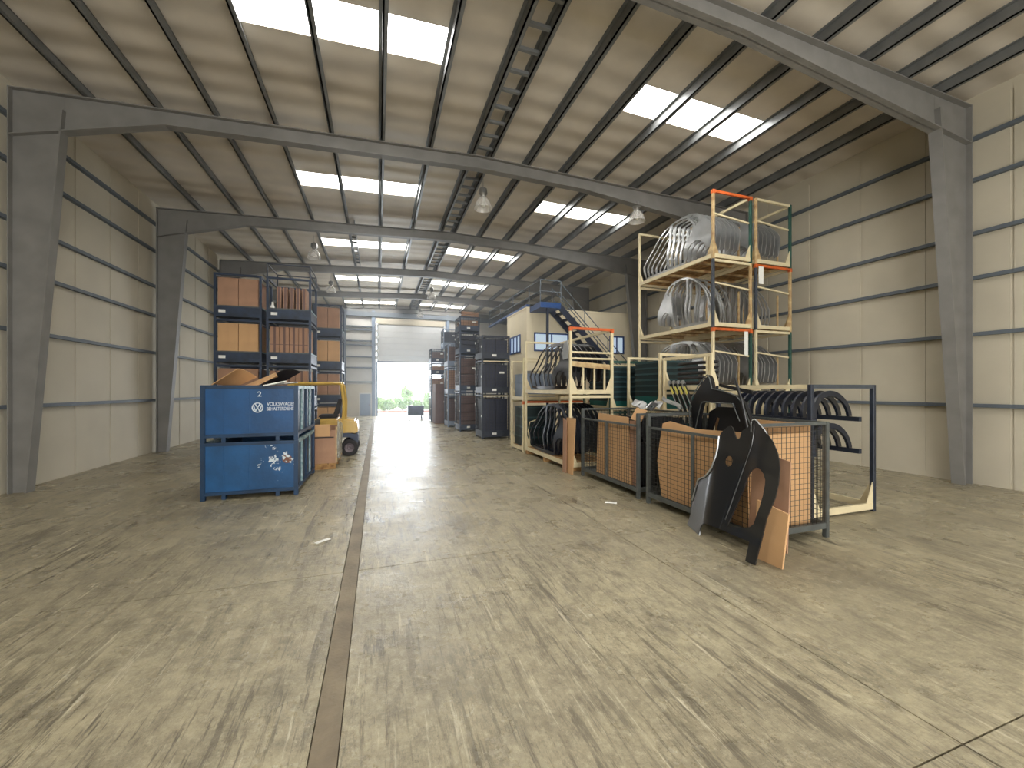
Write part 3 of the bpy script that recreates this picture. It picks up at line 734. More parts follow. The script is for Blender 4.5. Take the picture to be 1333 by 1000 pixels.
# ================================================================== RIGHT SIDE: far stacks of dark wire containers
def wires(mb, o, u, v, lu, lv, su, sv, r=0.004):
    o, u, v = Vector(o), Vector(u), Vector(v)
    nu, nv = max(1, round(lu / su)), max(1, round(lv / sv))
    for k in range(nu + 1): p = o + u * (lu * k / nu); mb.bar(p, p + v * lv, 2 * r, 2 * r)
    for k in range(nv + 1): p = o + v * (lv * k / nv); mb.bar(p, p + u * lu, 2 * r, 2 * r)
def wire_crate(W, D, Hh, mframe, solid=0.2, mfill=None, tagcol=True):
    t = thing('wire_container', (0, 0, 0), 'x', 'container', 'dark containers in the far right-hand stacks')
    for s in (0, 1):
        for q in (0, 1):
            x = s * (W - 0.05); y = q * (D - 0.05)
            MB().box(x, x + 0.05, y, y + 0.05, 0, Hh).build('corner_post', mframe, t)
    tr = MB(); tr.box(0.05, W - 0.05, 0.0, 0.02, 0.06, 0.06 + solid); tr.box(0.05, W - 0.05, D - 0.02, D, 0.06, 0.06 + solid); tr.box(0.0, 0.02, 0.05, D - 0.05, 0.06, 0.06 + solid); tr.box(W - 0.02, W, 0.05, D - 0.05, 0.06, 0.06 + solid); tr.box(0.02, W - 0.02, 0.02, D - 0.02, 0.06, 0.08)
    tr.build('tray', mframe, t)
    for a in ((0.05, W - 0.05, 0.0, 0.035), (0.05, W - 0.05, D - 0.035, D), (0.0, 0.035, 0.05, D - 0.05), (W - 0.035, W, 0.05, D - 0.05)):
        MB().box(*a, Hh - 0.045, Hh).build('top_rail', mframe, t)
    mb = MB(); z = 0.06 + solid
    wires(mb, (0.05, 0.01, z), (1, 0, 0), (0, 0, 1), W - 0.1, Hh - z - 0.04, 0.1, 0.1)
    wires(mb, (0.01, 0.05, z), (0, 1, 0), (0, 0, 1), D - 0.1, Hh - z - 0.04, 0.1, 0.1)
    w = mb.build('wire_mesh', M['mesh'], t); w['kind'] = 'stuff'
    for q, zz in ((0.0, 0.5), (D - 0.05, 0.75)):
        MB().box(-0.02, 0.0, q + 0.005, q + 0.045, Hh * zz, Hh * zz + 0.07).build('latch', M['paper'], t)
    if tagcol: MB().box(W * 0.36, W * 0.52, -0.006, -0.001, 0.13, 0.2).build('paper_tag', M['paper'], t)
    return t
def fill_stack(nm, x, y, W, D, hs, mframe, mfills, kind):
    z = 0
    for k, hh in enumerate(hs):
        t = wire_crate(W, D, hh, mframe); t.location = (x, y, z)
        lv = 'lowest' if k == 0 else ('topmost' if k == len(hs) - 1 else ORD[k] + ' lowest')
        tag(t, f'{lv} dark wire-sided container in the {nm}', 'container')
        if nm.startswith('mesh stack') and k < 2: MB().box(0.05, W - 0.05, -0.012, -0.001, hh - 0.05, hh - 0.015).build('cream_rail', M['cream'], t)
        mf_ = mfills[k % len(mfills)]
        if mf_ is not None:
            c = MB(); nb = 4 if kind == 'layers' else 2
            if kind == 'layers':
                lh = (hh - 0.2) / nb
                for j in range(nb):
                    o = MB().box(0, W - 0.12, 0, D - 0.12, 0, lh - 0.02).build('flat_carton', mf_, None, 0.004, False, 1)
                    o.location = (x + 0.06, y + 0.06, z + 0.084 + j * lh)
                    tag(o, f'{ORD[j]} flat carton up in the {lv} container, {nm}', 'carton', 'flat cartons in the far right-hand stacks')
            else:
                wi = (W - 0.12) / 2
                for j in range(2):
                    o = carton(wi - 0.01, D - 0.14, hh - 0.22, mf_, False, mf_ is M['darkfill']); o.location = (x + 0.06 + j * wi, y + 0.06, z + 0.084)
                    tag(o, f'{("left", "right")[j]} box in the {lv} container, {nm}', 'box', 'cardboard boxes in the far right-hand stacks')
        if k % 2: MB().box(W * 0.62, W * 0.8, -0.006, -0.001, hh * 0.62, hh * 0.62 + 0.06).build('paper_tag', M['paper'], t)
        z += hh
M['darkfill'] = mat('dark_blue_parts_tray', rgb(46, 50, 70), 0.5, 0.1, 0.2, 6)
fill_stack('mesh stack nearest the camera', 3.16, 12.45, 0.94, 0.9, [1.42, 1.12, 0.8], M['cagedark'], [M['darkfill'], M['darkfill'], M['darkfill']], 'boxes')
fill_stack('tall brown-layer stack', 2.94, 15.0, 0.78, 0.95, [1.5, 1.42, 0.86, 0.6], M['crateblue'], [M['card3'], M['card3'], M['darkfill'], M['card2']], 'layers')
fill_stack('pale grey-framed stack', 2.8, 16.9, 0.8, 0.95, [1.35, 1.2, 1.0], M['doorgrey'], [M['card3'], M['card2'], M['card3']], 'boxes')
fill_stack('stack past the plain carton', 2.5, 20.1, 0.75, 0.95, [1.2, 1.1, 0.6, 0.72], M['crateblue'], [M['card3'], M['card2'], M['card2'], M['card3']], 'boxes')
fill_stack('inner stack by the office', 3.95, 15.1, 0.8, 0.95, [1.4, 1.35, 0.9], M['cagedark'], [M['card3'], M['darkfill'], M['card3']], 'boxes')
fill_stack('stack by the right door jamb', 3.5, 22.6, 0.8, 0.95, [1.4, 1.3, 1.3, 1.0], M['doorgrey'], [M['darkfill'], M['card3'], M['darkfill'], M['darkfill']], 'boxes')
t = thing('tall_carton', (2.5, 18.55, 0), 'tall plain brown carton with a flat carton on it, in the far right row', 'box')
MB().box(0, 0.62, 0, 1.1, 0.02, 1.46).build('carton', M['card3'], t, 0.005, False, 1); MB().box(0.02, 0.6, 0.05, 1.05, 1.46, 1.85).build('upper_carton', M['card3'], t, 0.005, False, 1)
MB().box(0, 0.62, 0, 1.1, 0, 0.02).build('skid', M['plank'], t)
for k in range(3):   # timber laid over the tall stack
    o = MB().bar((3.0, 14.96, 4.42 + 0.06 * k), (3.66, 14.99, 4.405 + 0.06 * k), 0.1, 0.035).build('loose_board', M['card2'])
    tag(o, f'{("lowest", "middle", "topmost")[k]} loose brown board lying on the tall stack behind the mesh stack', 'board', 'loose boards on the tall stack')

# ================================================================== cream stillages
def stillage(x0, y0, z0, W, D, Hh, label, near='cream', mats=None, front_rail=False, planks=True, post=0.05, open_back=False):
    """W along X, D along Y; posts order: near-aisle, far-aisle, near-back, far-back"""
    t = thing('stillage', (x0, y0, z0), label, 'stillage', 'steel stillages on the right-hand side')
    mats = mats or ['cream'] * 4; p = post
    pos = [(0, 0), (0, D - p), (W - p, 0), (W - p, D - p)]
    if open_back: pos = pos[:2]
    for (x, y), mm in zip(pos, mats):
        o = MB().box(x, x + p, y, y + p, 0, Hh).build('post', M[mm], t, 0.004, False, 1)
        s = 1 if y == 0 else -1; yy = y + p if y == 0 else y; q = 1 if x == 0 else -1; xx = x + p if x == 0 else x
        gm = M['cream'] if mm != 'cream_dirty' else M['cream_dirty']
        gs = MB(); gs.prism([(yy, 0.1), (yy + s * 0.12, 0.1), (yy, 0.38)], x + 0.01, x + 0.022, 'x')
        gs.prism([(xx, 0.1), (xx + q * 0.12, 0.1), (xx, 0.38)], y + 0.01, y + 0.022, 'y')
        gs.build('gusset', gm, o)
    for x in (0.005, W - 0.045): MB().box(x, x + 0.04, p, D - p, 0.03, 0.11).build('deck_beam', M['cream'], t)
    for y in (0.005, D - 0.045): MB().box(p, W - p, y, y + 0.04, 0.03, 0.11).build('deck_beam', M['cream'], t)
    if planks:
        n_ = max(3, int(W / 0.16))
        for k in range(n_):
            a = 0.05 + k * (W - 0.1) / n_
            MB().box(a + 0.012, a + (W - 0.1) / n_ - 0.012, 0.05, D - 0.05, 0.085, 0.108).build('plank', M['plank'], t)
        for y in [D * f for f in (0.2, 0.4, 0.6, 0.8)]: MB().box(0.045, W - 0.045, y - 0.03, y + 0.03, 0.04, 0.084).build('cross_member', M['cream_dirty'], t)
    zr = Hh - 0.05
    if open_back:
        MB().box(0.005, 0.045, p, D - p, zr, Hh).build('top_rail', M['cream'], t)
        return t
    nr = MB().box(p, W - p, 0.005, 0.045, zr, Hh).build('top_rail', M[near], t)
    if near == 'orange':
        for x in (0, W - p): MB().box(x - 0.006, x + p + 0.006, -0.006, p + 0.006, zr - 0.03, Hh - 0.001).build('corner_cap', M['orange'], nr)
    MB().box(p, W - p, D - 0.045, D - 0.005, zr, Hh).build('top_rail', M['cream'], t)
    MB().box(W - 0.045, W - 0.005, p, D - p, zr, Hh).build('top_rail', M['cream'], t)
    if front_rail: MB().box(0.005, 0.045, p, D - p, zr, Hh).build('top_rail', M['cream'], t)
    return t

# pressed car side panel (rear at y = 0, front at y = 2.3)
P_OUT = [(0.8, 0.02), (1.3, 0.0), (1.8, 0.0), (2.22, 0.03), (2.30, 0.2), (2.32, 0.36), (2.2, 0.52), (2.02, 0.72), (1.8, 0.9), (1.55, 1.04), (1.25, 1.12), (0.95, 1.145), (0.68, 1.12), (0.46, 1.04), (0.28, 0.9), (0.12, 0.74), (0.03, 0.6), (0.0, 0.4), (0.05, 0.2), (0.16, 0.16), (0.2, 0.3), (0.3, 0.4), (0.44, 0.44), (0.58, 0.4), (0.68, 0.3), (0.72, 0.16)]
P_H1 = [(2.24, 0.08), (2.26, 0.36), (2.13, 0.56), (1.93, 0.76), (1.70, 0.93), (1.46, 1.04), (1.36, 1.065), (1.37, 0.5), (1.39, 0.08)]
P_H2 = [(1.32, 0.08), (1.30, 0.5), (1.27, 1.075), (1.0, 1.095), (0.78, 1.06), (0.6, 0.86), (0.62, 0.66), (0.74, 0.5), (0.8, 0.32), (0.82, 0.08)]
P_H3 = [(0.60, 0.92), (0.70, 1.03), (0.62, 1.06), (0.48, 0.98), (0.40, 0.86), (0.52, 0.80)]
def tumble(y, z): return 0.16 * max(0, z - 0.45) ** 1.4 + 0.03 * math.cos(PI * y / 2.3) ** 2 + 0.02 * math.cos(9 * z)
pm = {c: sheet('car_side_panel', P_OUT, [P_H1, P_H2, P_H3], M[c], 0.022, 0.07, tumble) for c in ('silver', 'black', 'navy')}
def panels(cnt, x0, dx, y0, z0, sy, sz, c, where, flip=False, jitter=0.01):
    for k in range(cnt):
        o = link('car_side_panel', pm[c]); o.scale = (1, -sy if flip else sy, sz)
        o.location = (x0 + k * dx, (y0 + 2.32 * sy if flip else y0) + random.uniform(-jitter, jitter), z0)
        cw = {'silver': 'bare silver', 'black': 'black', 'navy': 'dark navy'}[c]
        tag(o, f'{ORD[k]} {cw} side panel from the aisle, {where}', 'car panel', 'car side panels, ' + where)

# --- G: two stillages of black panels right behind the first wire cage
GX, GY = 3.5, 6.93
gl = stillage(GX, GY, 0.06, 0.97, 2.5, 1.42, 'floor-level cream stillage of navy car panels beside the aisle', planks=True)
for k, yy in enumerate((0.1, 1.2, 2.3)):
    MB().box(0.0, 0.97, yy, yy + 0.12, -0.06, 0.03).build('bearer', M['plank'], gl)
MB().tube([(0.1, 2.42, 0.11), (0.1, 2.41, 0.3), (0.06, 2.41, 0.5), (0.1, 2.41, 0.72), (0.3, 2.41, 0.78)], 0.016, 6).build('curved_rod', M['cream'], gl)
gu = stillage(GX, GY, 1.48, 0.97, 2.5, 1.33, 'upper cream stillage of black car panels with an orange top rail', 'orange', ['cream', 'cream', 'cream', 'cream'])
for z in (0.72, 0.84): MB().tube([(0.05, 0.02, z), (0.92, 0.02, z)], 0.02, 8).build('cradle_bar', M['cream'], gu)
for x in (0.3, 0.55, 0.78): MB().box(x, x + 0.035, 0.05, 0.08, 0.108, 0.6).build('support_post', M['cream'], gu)
MB().bar((0.05, 0.03, 0.62), (0.9, 0.03, 0.56), 0.03, 0.1).build('cradle_bar', M['cream_dirty'], gu)
panels(8, GX + 0.07, 0.105, GY + 0.12, 0.17, 0.95, 0.98, 'navy', 'floor-level stillage behind the cages')
panels(7, GX + 0.08, 0.115, GY + 0.12, 1.61, 0.95, 0.86, 'black', 'orange-topped stillage behind the cages')
# silver quarter piece hanging on the nearest black panel
o = link('quarter_panel', sheet('quarter_panel', [(0.0, 0.0), (0.22, -0.02), (0.26, 0.1), (0.2, 0.32), (0.05, 0.36), (-0.02, 0.2)], [], M['silver'], 0.01, 0.05, lambda y, z: 0.1 * z * z), None, (GX + 0.055, GY + 0.2, 2.22))
tag(o, 'small grey quarter panel at the near end of the orange-topped stillage', 'car panel')

# --- F: far pair of cream stillages, short side to the aisle
stillage(3.5, 9.55, 0.0, 2.0, 1.0, 1.3, 'floor-level stillage with an orange rail next to the dark mesh stack', 'orange')
stillage(3.5, 9.55, 1.3, 2.0, 1.0, 1.1, 'upper stillage of grey parts next to the dark mesh stack')
def crate(w, d, h, m):
    mb = MB(); tt = 0.012
    mb.box(0, w, 0, d, 0, tt)
    for a in ((0, w, 0, tt), (0, w, d - tt, d), (0, tt, tt, d - tt), (w - tt, w, tt, d - tt)): mb.box(*a, tt, h)
    o = mb.build('plastic_crate', m)
    m = M['rimdark'] if m is M['tealdark'] else m
    r = MB()
    for a in ((-0.012, w + 0.012, -0.012, 0), (-0.012, w + 0.012, d, d + 0.012), (-0.012, 0, 0, d), (w, w + 0.012, 0, d)): r.box(*a, h - 0.035, h)
    r.build('rim', m, o)
    return o
def crates(n_, x, y, z, w, d, h, m, where, grp, m2=None, k2=0):
    c = crate(w, d, h, m); c2 = crate(w, d, h, m2) if m2 and k2 else None; u1 = u2 = False
    for k in range(n_):
        low = m2 and k < k2
        src, used = (c2, u2) if low else (c, u1)
        o = src if not used else dup(src, (0, 0, 0), '')
        if low: u2 = True
        else: u1 = True
        o.location = (x, y, z + k * h)
        tag(o, f'{ORD[k]} {"teal" if low else "dark"} plastic crate from below {where}', 'crate', grp)
crates(4, 3.6, 9.65, 0.11, 0.85, 0.8, 0.26, M['tealdark'], 'in the far low stillage', 'crates in the far low stillage')
crates(3, 3.6, 9.65, 1.41, 0.85, 0.8, 0.2, M['doorgrey'], 'in the far upper stillage', 'crates in the far upper stillage')
for k in range(3):
    o = link('bumper_bar', sheet('bumper_bar', [(-0.4, 0), (0.4, 0), (0.42, 0.08), (-0.42, 0.08)], [], M['silver'] if k != 1 else M['cream'], 0.02, 0.08, lambda y, z: 0.5 * y * y), None, (3.72 + 0.22 * k, 10.05, 2.01))
    tag(o, f'{ORD[k]} pale curved bar from the aisle on the far upper crates', 'bar', 'pale bars on the far crates')

# --- I: cream stillage with dark crates behind the cages, and the green-posted one beside it
stillage(5.0, 6.2, 0.0, 1.1, 1.05, 1.12, 'floor-level stillage of teal crates under the dark crate stack')
stillage(5.0, 6.2, 1.12, 1.1, 1.05, 1.16, 'upper stillage holding the dark crate stack left of the tall rack')
crates(4, 5.12, 6.32, 0.11, 0.86, 0.8, 0.2, M['teal'], 'in the low cream stillage', 'teal crates in the low stillage')
crates(8, 5.12, 6.3, 1.23, 0.86, 0.82, 0.115, M['tealdark'], 'in the upper cream stillage', 'dark crates in the upper stillage', M['teal'], 2)
stillage(4.75, 7.5, 0.0, 1.2, 1.2, 1.12, 'floor-level green stillage between the two tall rows', 'green', ['green'] * 4)
stillage(4.75, 7.5, 1.12, 1.2, 1.2, 1.1, 'upper green-posted stillage beside the orange-topped one', 'green', ['green'] * 4)
crates(5, 4.86, 7.62, 0.11, 0.95, 0.95, 0.17, M['teal'], 'in the low green stillage', 'teal crates in the low green stillage')
crates(8, 4.86, 7.62, 1.23, 0.95, 0.95, 0.11, M['tealdark'], 'in the upper green stillage', 'dark crates in the upper green stillage', M['teal'], 1)

# --- J: stillage with stacked black bumpers
stillage(5.0, 4.98, 0.0, 1.1, 1.15, 1.56, 'floor-level stillage with yellow-tagged strips beneath the bumper stack')
ju = stillage(5.0, 4.98, 1.56, 1.1, 1.15, 0.62, 'low open frame holding the stack of black bumpers', open_back=True)
MB().box(0.0, 0.05, 0.08, 0.12, 0.11, 0.6).build('support_post', M['cream'], ju)
for k in range(5):
    me = sheet('bumper', [(-0.45, 0.0), (0.45, 0.0), (0.48, 0.027), (0.45, 0.054), (-0.45, 0.054), (-0.48, 0.027)], [], M['rubber'], 0.03, 0.018, lambda y, z: 0.55 * y * y - 0.02 * (1 - ((z - 0.027) / 0.027) ** 2)) if k == 0 else me
    o = link('bumper', me, None, (5.14, 5.555, 1.684 + k * 0.085)); tag(o, f'{ORD[k]} black curved bumper from the bottom of the stillage stack', 'bumper', 'black bumpers stacked in a stillage')
# silver panels behind (second row of the tall rack ground level)
for k in range(4):
    t = thing('trim_strip', (4.88, 5.52 - 0.11 * k, 1.2), f'{ORD[k]} dark trim strip with a yellow sticker counted from the far end', 'trim strip', 'dark trim strips with yellow stickers')
    t.rotation_euler = (math.radians(-29), 0, 0)
    MB().box(-0.02, 0.02, -0.03, 0.0, 0.0, 0.6).build('strip', M['black'], t, 0.006)
    MB().box(-0.022, 0.02, 0.0, 0.016, 0.0, 0.6).build('bright_edge', M['silver'], t, 0.003)
    MB().box(-0.024, 0.024, -0.03, 0.018, 0.55, 0.62).build('bare_end', M['silver'], t, 0.004)
    MB().box(-0.027, -0.02, -0.034, 0.004, 0.36, 0.5).build('sticker', M['sticker'], t)
o = MB().bar((4.9, 4.98, 1.175), (4.9, 6.1, 1.175), 0.18, 0.045).build('ledge_beam', M['cream_dirty'])
tag(o, 'cream beam carrying the yellow-tagged trim strips', 'beam')

# --- tall rack of four stillages with silver panels, two columns
RX, RY, RZ = 6.43, 6.37, 1.4
cols = [(RX, 'aisle column of tall rack'), (RX + 1.15, 'wall column of tall rack')]
mt = [['cream', 'cream', 'green', 'cream'], ['cream', 'cream', 'green', 'cream'], ['darkpost', 'cream', 'cream_dirty', 'cream'], ['cream_dirty', 'cream', 'green', 'cream']]
for ci, (x, nm) in enumerate(cols):
    z = 0.0
    for k, hh in enumerate((1.46, 1.4, 1.4, 1.4)):
        near = ['cream', 'orange', 'cream', 'orange'][k] if ci == 0 else ['cream', 'cream', 'orange', 'cream'][k]
        s = stillage(x, RY, z, 1.05, 2.46, hh, f'{LEV[k]} stillage in the {nm}', near, mt[k])
        for yy in (0.3, 1.2, 2.1):
            MB().bar((1.005, yy, 0.11), (1.005, yy, hh * 0.62), 0.03, 0.03).build('support_post', M['cream_dirty'], s)
        MB().bar((0.06, 0.03, hh * 0.66), (0.98, 0.03, hh * 0.6), 0.03, 0.03).build('cradle_bar', M['cream'], s)
        if ci == 1 and k == 2: MB().box(0.07, 0.2, -0.012, -0.006, hh - 0.42, hh - 0.05).build('hanging_tag', M['paper'], s)
        if ci == 0 and k == 1: MB().box(0.82, 0.92, -0.012, -0.006, hh - 0.55, hh - 0.05).build('hanging_tag', M['paper'], s)
        w_ = f'{LEV[k]} level, {nm}'
        if k == 3: panels(7, x + 0.08, 0.125, RY + 0.11, z + 0.112, 0.96, 1.0, 'silver', w_, False, 0.02)
        elif k == 2: panels(5, x + 0.08, 0.13, RY + 0.14, z + 0.112, 0.72, 1.02, 'silver', w_, True, 0.03)
        elif k == 1: panels(7, x + 0.08, 0.11, RY + 0.11, z + 0.112, 0.96, 0.98, 'silver', w_, False, 0.02)
        elif ci == 0: panels(5, x + 0.1, 0.15, RY + 0.11, z + 0.112, 0.96, 0.98, 'black', w_)
        z += hh
# --- K: dark rack with rows of black parts at the right
kr = stillage(5.0, 3.45, 0.0, 1.2, 1.45, 1.66, 'dark rack of black arched parts behind the leaning fenders', 'darkpost', ['cagedark'] * 4, True, False)
MB().box(0.0, 0.04, 0.05, 1.4, 0.85, 0.9).build('front_rail', M['cagedark'], kr)
mb = MB(); wires(mb, (0.0, 0.05, 0.11), (0, 1, 0), (0, 0, 1), 1.35, 1.1, 0.075, 0.075, 0.006); w = mb.build('wire_mesh', M['mesh'], kr); w['kind'] = 'stuff'
ring = sheet('wheel_arch_liner', [(0.45 * math.cos(a), 0.34 * math.sin(a)) for a in [PI * i / 16 for i in range(17)]] + [(0.37 * math.cos(a), 0.27 * math.sin(a)) for a in [PI * (16 - i) / 16 for i in range(17)]], [], M['navy'], 0.03, 0.0, lambda y, z: 0.1 * z)
for lv, zz in (('upper', 1.24), ('lower', 0.82)):
    for k in range(10):
        o = link('arch_part', ring, None, (5.56, 3.56 + 0.128 * k, zz + 0.004)); o.rotation_euler = (0, 0, PI / 2 + 0.12)
        tag(o, f'{ORD[k]} black arched part from the near end, {lv} row of the dark rack', 'car part', 'black arched parts in the dark rack')
    for x_ in (0.12, 0.95): MB().box(x_, x_ + 0.05, 0.05, 1.4, zz - 0.06, zz).build('carrier_rail', M['cagedark'], kr)

# ================================================================== WIRE CAGES in front
def cage(y0, y1, label, X0=3.58, W=1.05, Hf=1.08, Hp=1.25):
    t = thing('wire_cage', (X0, y0, 0), label, 'cage', 'low wire cages beside the aisle')
    D = y1 - y0
    for x in (0, W - 0.05):
        for y in (0, D - 0.05): MB().box(x, x + 0.05, y, y + 0.05, 0.0, Hp).build('post', M['cagegrey'], t, 0.006)
    for x in (0.005, W - 0.045):
        MB().box(x, x + 0.04, 0.05, D - 0.05, 0.1, 0.16).build('bottom_rail', M['cagegrey'], t)
        h = Hf if x < 0.1 else Hp
        MB().box(x, x + 0.025, 0.05, D - 0.05, h - 0.03, h).build('top_rail', M['cagegrey'], t)
    for y in (0.005, D - 0.045):
        MB().box(0.05, W - 0.05, y, y + 0.04, 0.1, 0.16).build('bottom_rail', M['cagegrey'], t)
        MB().box(0.05, W - 0.05, y, y + 0.03, Hp - 0.03, Hp).build('top_rail', M['cagegrey'], t)
    MB().box(0.0, 0.025, D / 2 - 0.018, D / 2 + 0.018, 0.16, Hf - 0.03).build('middle_post', M['cagegrey'], t)
    MB().box(0.04, W - 0.04, 0.04, D - 0.04, 0.1, 0.115).build('floor_sheet', M['cagegrey'], t)
    mb = MB()
    wires(mb, (0.012, 0.05, 0.16), (0, 1, 0), (0, 0, 1), D - 0.1, Hf - 0.19, 0.062, 0.055, 0.0019)
    w = mb.build('wire_front', M['mesh'], t); w['kind'] = 'stuff'
    mb = MB()
    wires(mb, (W - 0.02, 0.05, 0.16), (0, 1, 0), (0, 0, 1), D - 0.1, Hp - 0.2, 0.062, 0.055, 0.0019)
    for y in (0.02, D - 0.02): wires(mb, (0.05, y, 0.16), (1, 0, 0), (0, 0, 1), W - 0.1, Hp - 0.2, 0.062, 0.055, 0.0019)
    w = mb.build('wire_sides', M['mesh'], t); w['kind'] = 'stuff'
    return t
cage(4.92, 6.64, 'grey wire cage with upright cardboard sheets, farther of the two by the aisle')
cage(3.0, 4.74, 'grey wire cage with a cardboard lining, behind the leaning black fenders')
def board(poly, x, m, label, t=0.012, tilt=0.0, curl=0.0, base=None):
    z0 = min(p[1] for p in poly)
    yc = sum(p[0] for p in poly) / len(poly)
    me = sheet('cardboard_sheet', [(y - yc, z - z0) for y, z in poly], [], m, t, 0.1, lambda y, z: tilt * z + curl * (y * y))
    o = link('cardboard_sheet', me, None, (x, yc, z0)); tag(o, label, 'cardboard', 'cardboard sheets at the wire cages')
board([(6.20, 0.118), (5.16, 0.118), (5.26, 1.17), (6.13, 1.19)], 3.66, M['card'], 'big pale cardboard sheet standing against the mesh of the farther cage', 0.015)
board([(6.5, 0.118), (6.24, 0.118), (6.16, 1.0), (6.5, 1.02)], 3.95, M['card3'], 'dark cardboard piece at the far end inside the farther cage', 0.02)
board([(5.2, 0.118), (5.02, 0.118), (5.0, 1.14), (5.24, 1.12)], 3.685, M['card2'], 'narrow cardboard strip at the near end inside the farther cage', 0.02)
loose_sheet('cardboard_flap', (3.72, 5.1, 1.22), 0.2, 0.22, 0.15, 0.5, 0.2, M['card'], 'bent cardboard flap over the near corner of the farther cage', 'cardboard', None, 0.008, 0.3)
board([(6.98, 0.0), (6.70, 0.0), (6.67, 1.06), (7.04, 1.05)], 3.44, M['card'], 'tall cardboard sheet leaning outside the far end of the farther cage', 0.012, 0.04)
board([(7.05, 0.0), (6.9, 0.0), (6.95, 1.0), (7.08, 1.04)], 3.40, M['card2'], 'narrow cardboard sheet in front of the one outside the farther cage', 0.012, 0.03)
# lining box in the near cage
ln = thing('cardboard_lining', (3.64, 3.15, 0.118), 'big open cardboard lining bulging inside the nearer cage', 'box')
fr_me = sheet('front_flap', [(0.0, 0.0), (1.36, 0.02), (1.42, 0.5), (1.33, 1.02), (1.2, 1.06), (0.75, 1.0), (0.0, 1.03)], [], M['card'], 0.012, 0.08, lambda y, z: 0.03 - 0.03 * math.sin(PI * min(1, max(0, z))) + 0.012 * math.sin(5 * y + 3 * z))
link('front_flap', fr_me, ln)
MB().box(0.03, 0.9, 0.0, 0.012, 0, 1.0).build('side_flap', M['card'], ln); MB().box(0.05, 0.9, 1.30, 1.312, 0, 0.72).build('side_flap', M['card'], ln); MB().box(0.9, 0.912, 0.0, 1.31, 0, 1.1).build('back_flap', M['card'], ln)
MB().box(0.06, 0.89, 0.02, 1.29, 0.0, 0.01).build('bottom_flap', M['card2'], ln)
# bits heaped in the cages
for k, (x, y, z, r) in enumerate(((3.84, 5.22, 1.36, 0.3), (4.12, 5.3, 1.33, -0.4), (4.42, 5.2, 1.38, 0.9), (4.5, 5.62, 1.34, 0.1))):
    o = link('pressed_bracket', sheet('pressed_bracket', [(-0.17, -0.06), (0.15, -0.07), (0.18, 0.03), (0.05, 0.09), (-0.11, 0.06)], [[(-0.03, -0.02), (0.04, -0.02), (0.03, 0.03)]], M['silver'], 0.012, 0.04, lambda y, z: 0.04 * math.sin(14 * y)), None, (x, y, z))
    o.rotation_euler = (0.4 + r, 0.8, r * 2); tag(o, f'{ORD[k]} shiny pressed steel bracket heaped on the farther cage, counted from the aisle', 'bracket', 'shiny brackets heaped on the farther cage')
o = MB().box(3.72, 4.5, 5.0, 5.9, 0.12, 0.85).build('parts_heap', M['black'], None, 0.05); tag(o, 'dark heap of parts at the back of the farther cage', 'parts', None, 'stuff')
o = MB().prism([(3.7, 0.86), (4.56, 0.86), (4.5, 1.15), (4.1, 1.2), (3.74, 1.17)], 4.99, 5.5, 'y').build('parts_heap', M['black'], None, 0.03); tag(o, 'dark pressed parts heaped under the shiny brackets', 'parts', None, 'stuff')

# black tailgate standing in the nearer cage
tg_out = [(4.69, 0.95), (4.67, 1.3), (4.6, 1.48), (4.5, 1.64), (4.41, 1.76), (4.36, 1.80), (4.31, 1.75), (4.24, 1.61), (4.06, 1.58), (3.85, 1.52), (3.76, 1.42), (3.68, 1.1), (3.66, 0.9), (3.78, 0.88), (3.84, 1.2), (3.9, 1.42), (4.1, 1.42), (4.36, 1.43), (4.42, 1.40), (4.52, 1.22), (4.6, 0.95)]
yc = 4.2
o = link('tailgate', sheet('tailgate', [(y - yc, z - 0.88) for y, z in tg_out], [], M['black'], 0.05, 0.06, lambda y, z: 0.08 * y * y + 0.03 * math.sin(8 * z)), None, (4.3, yc, 0.88))
tag(o, 'black tailgate frame standing upright out of the nearer cage', 'car part')
ed = MB(); ed.tube([(0.08 * (y - yc) ** 2 + 0.03 * math.sin(8 * (z - 0.88)) - 0.03, y - yc, z - 0.88) for y, z in tg_out[:13]], 0.008, 6); ed.tube([(0.08 * (y - yc) ** 2 + 0.03 * math.sin(8 * (z - 0.88)) - 0.03, y - yc, z - 0.88) for y, z in tg_out[14:]], 0.008, 6)
ed.build('edge_highlight', M['cagegrey'], o, 0, True)  # grey tubes paint in the highlights along the tailgate edges
o = link('inner_panel', sheet('inner_panel', [(-0.42, 0.0), (0.36, 0.0), (0.26, 0.42), (0.1, 0.5), (-0.36, 0.5)], [[(0.14, 0.14), (0.22, 0.16), (0.14, 0.36), (0.08, 0.34)]], M['black'], 0.03, 0.06, lambda y, z: 0.1 * y * y), None, (4.43, 4.2, 0.864))
tag(o, 'black inner panel just behind the tailgate frame in the nearer cage', 'car part')
o = MB().tube([(4.18, 3.80, 1.74), (4.2, 3.72, 1.45), (4.22, 3.63, 1.0), (4.22, 3.60, 0.88)], 0.016, 8).build('gas_strut', M['black']); tag(o, 'thin black strut standing beside the tailgate in the nearer cage', 'strut')
o = link('curved_trim', sheet('curved_trim', [(-0.25, 0.0), (0.25, 0.1), (0.26, 0.14), (-0.24, 0.05)], [], M['black'], 0.02, 0.05, lambda y, z: 0.2 * y * y), None, (4.33, 3.95, 1.54)); tag(o, 'curved black trim hooked on the top of the tailgate frame', 'car part')
MBx = MB().box(4.0, 4.5, 3.3, 4.25, 0.13, 0.86).build('parts_carton', M['card3'], None, 0.01); tag(MBx, 'closed carton at the back of the nearer cage under the tailgate', 'box')

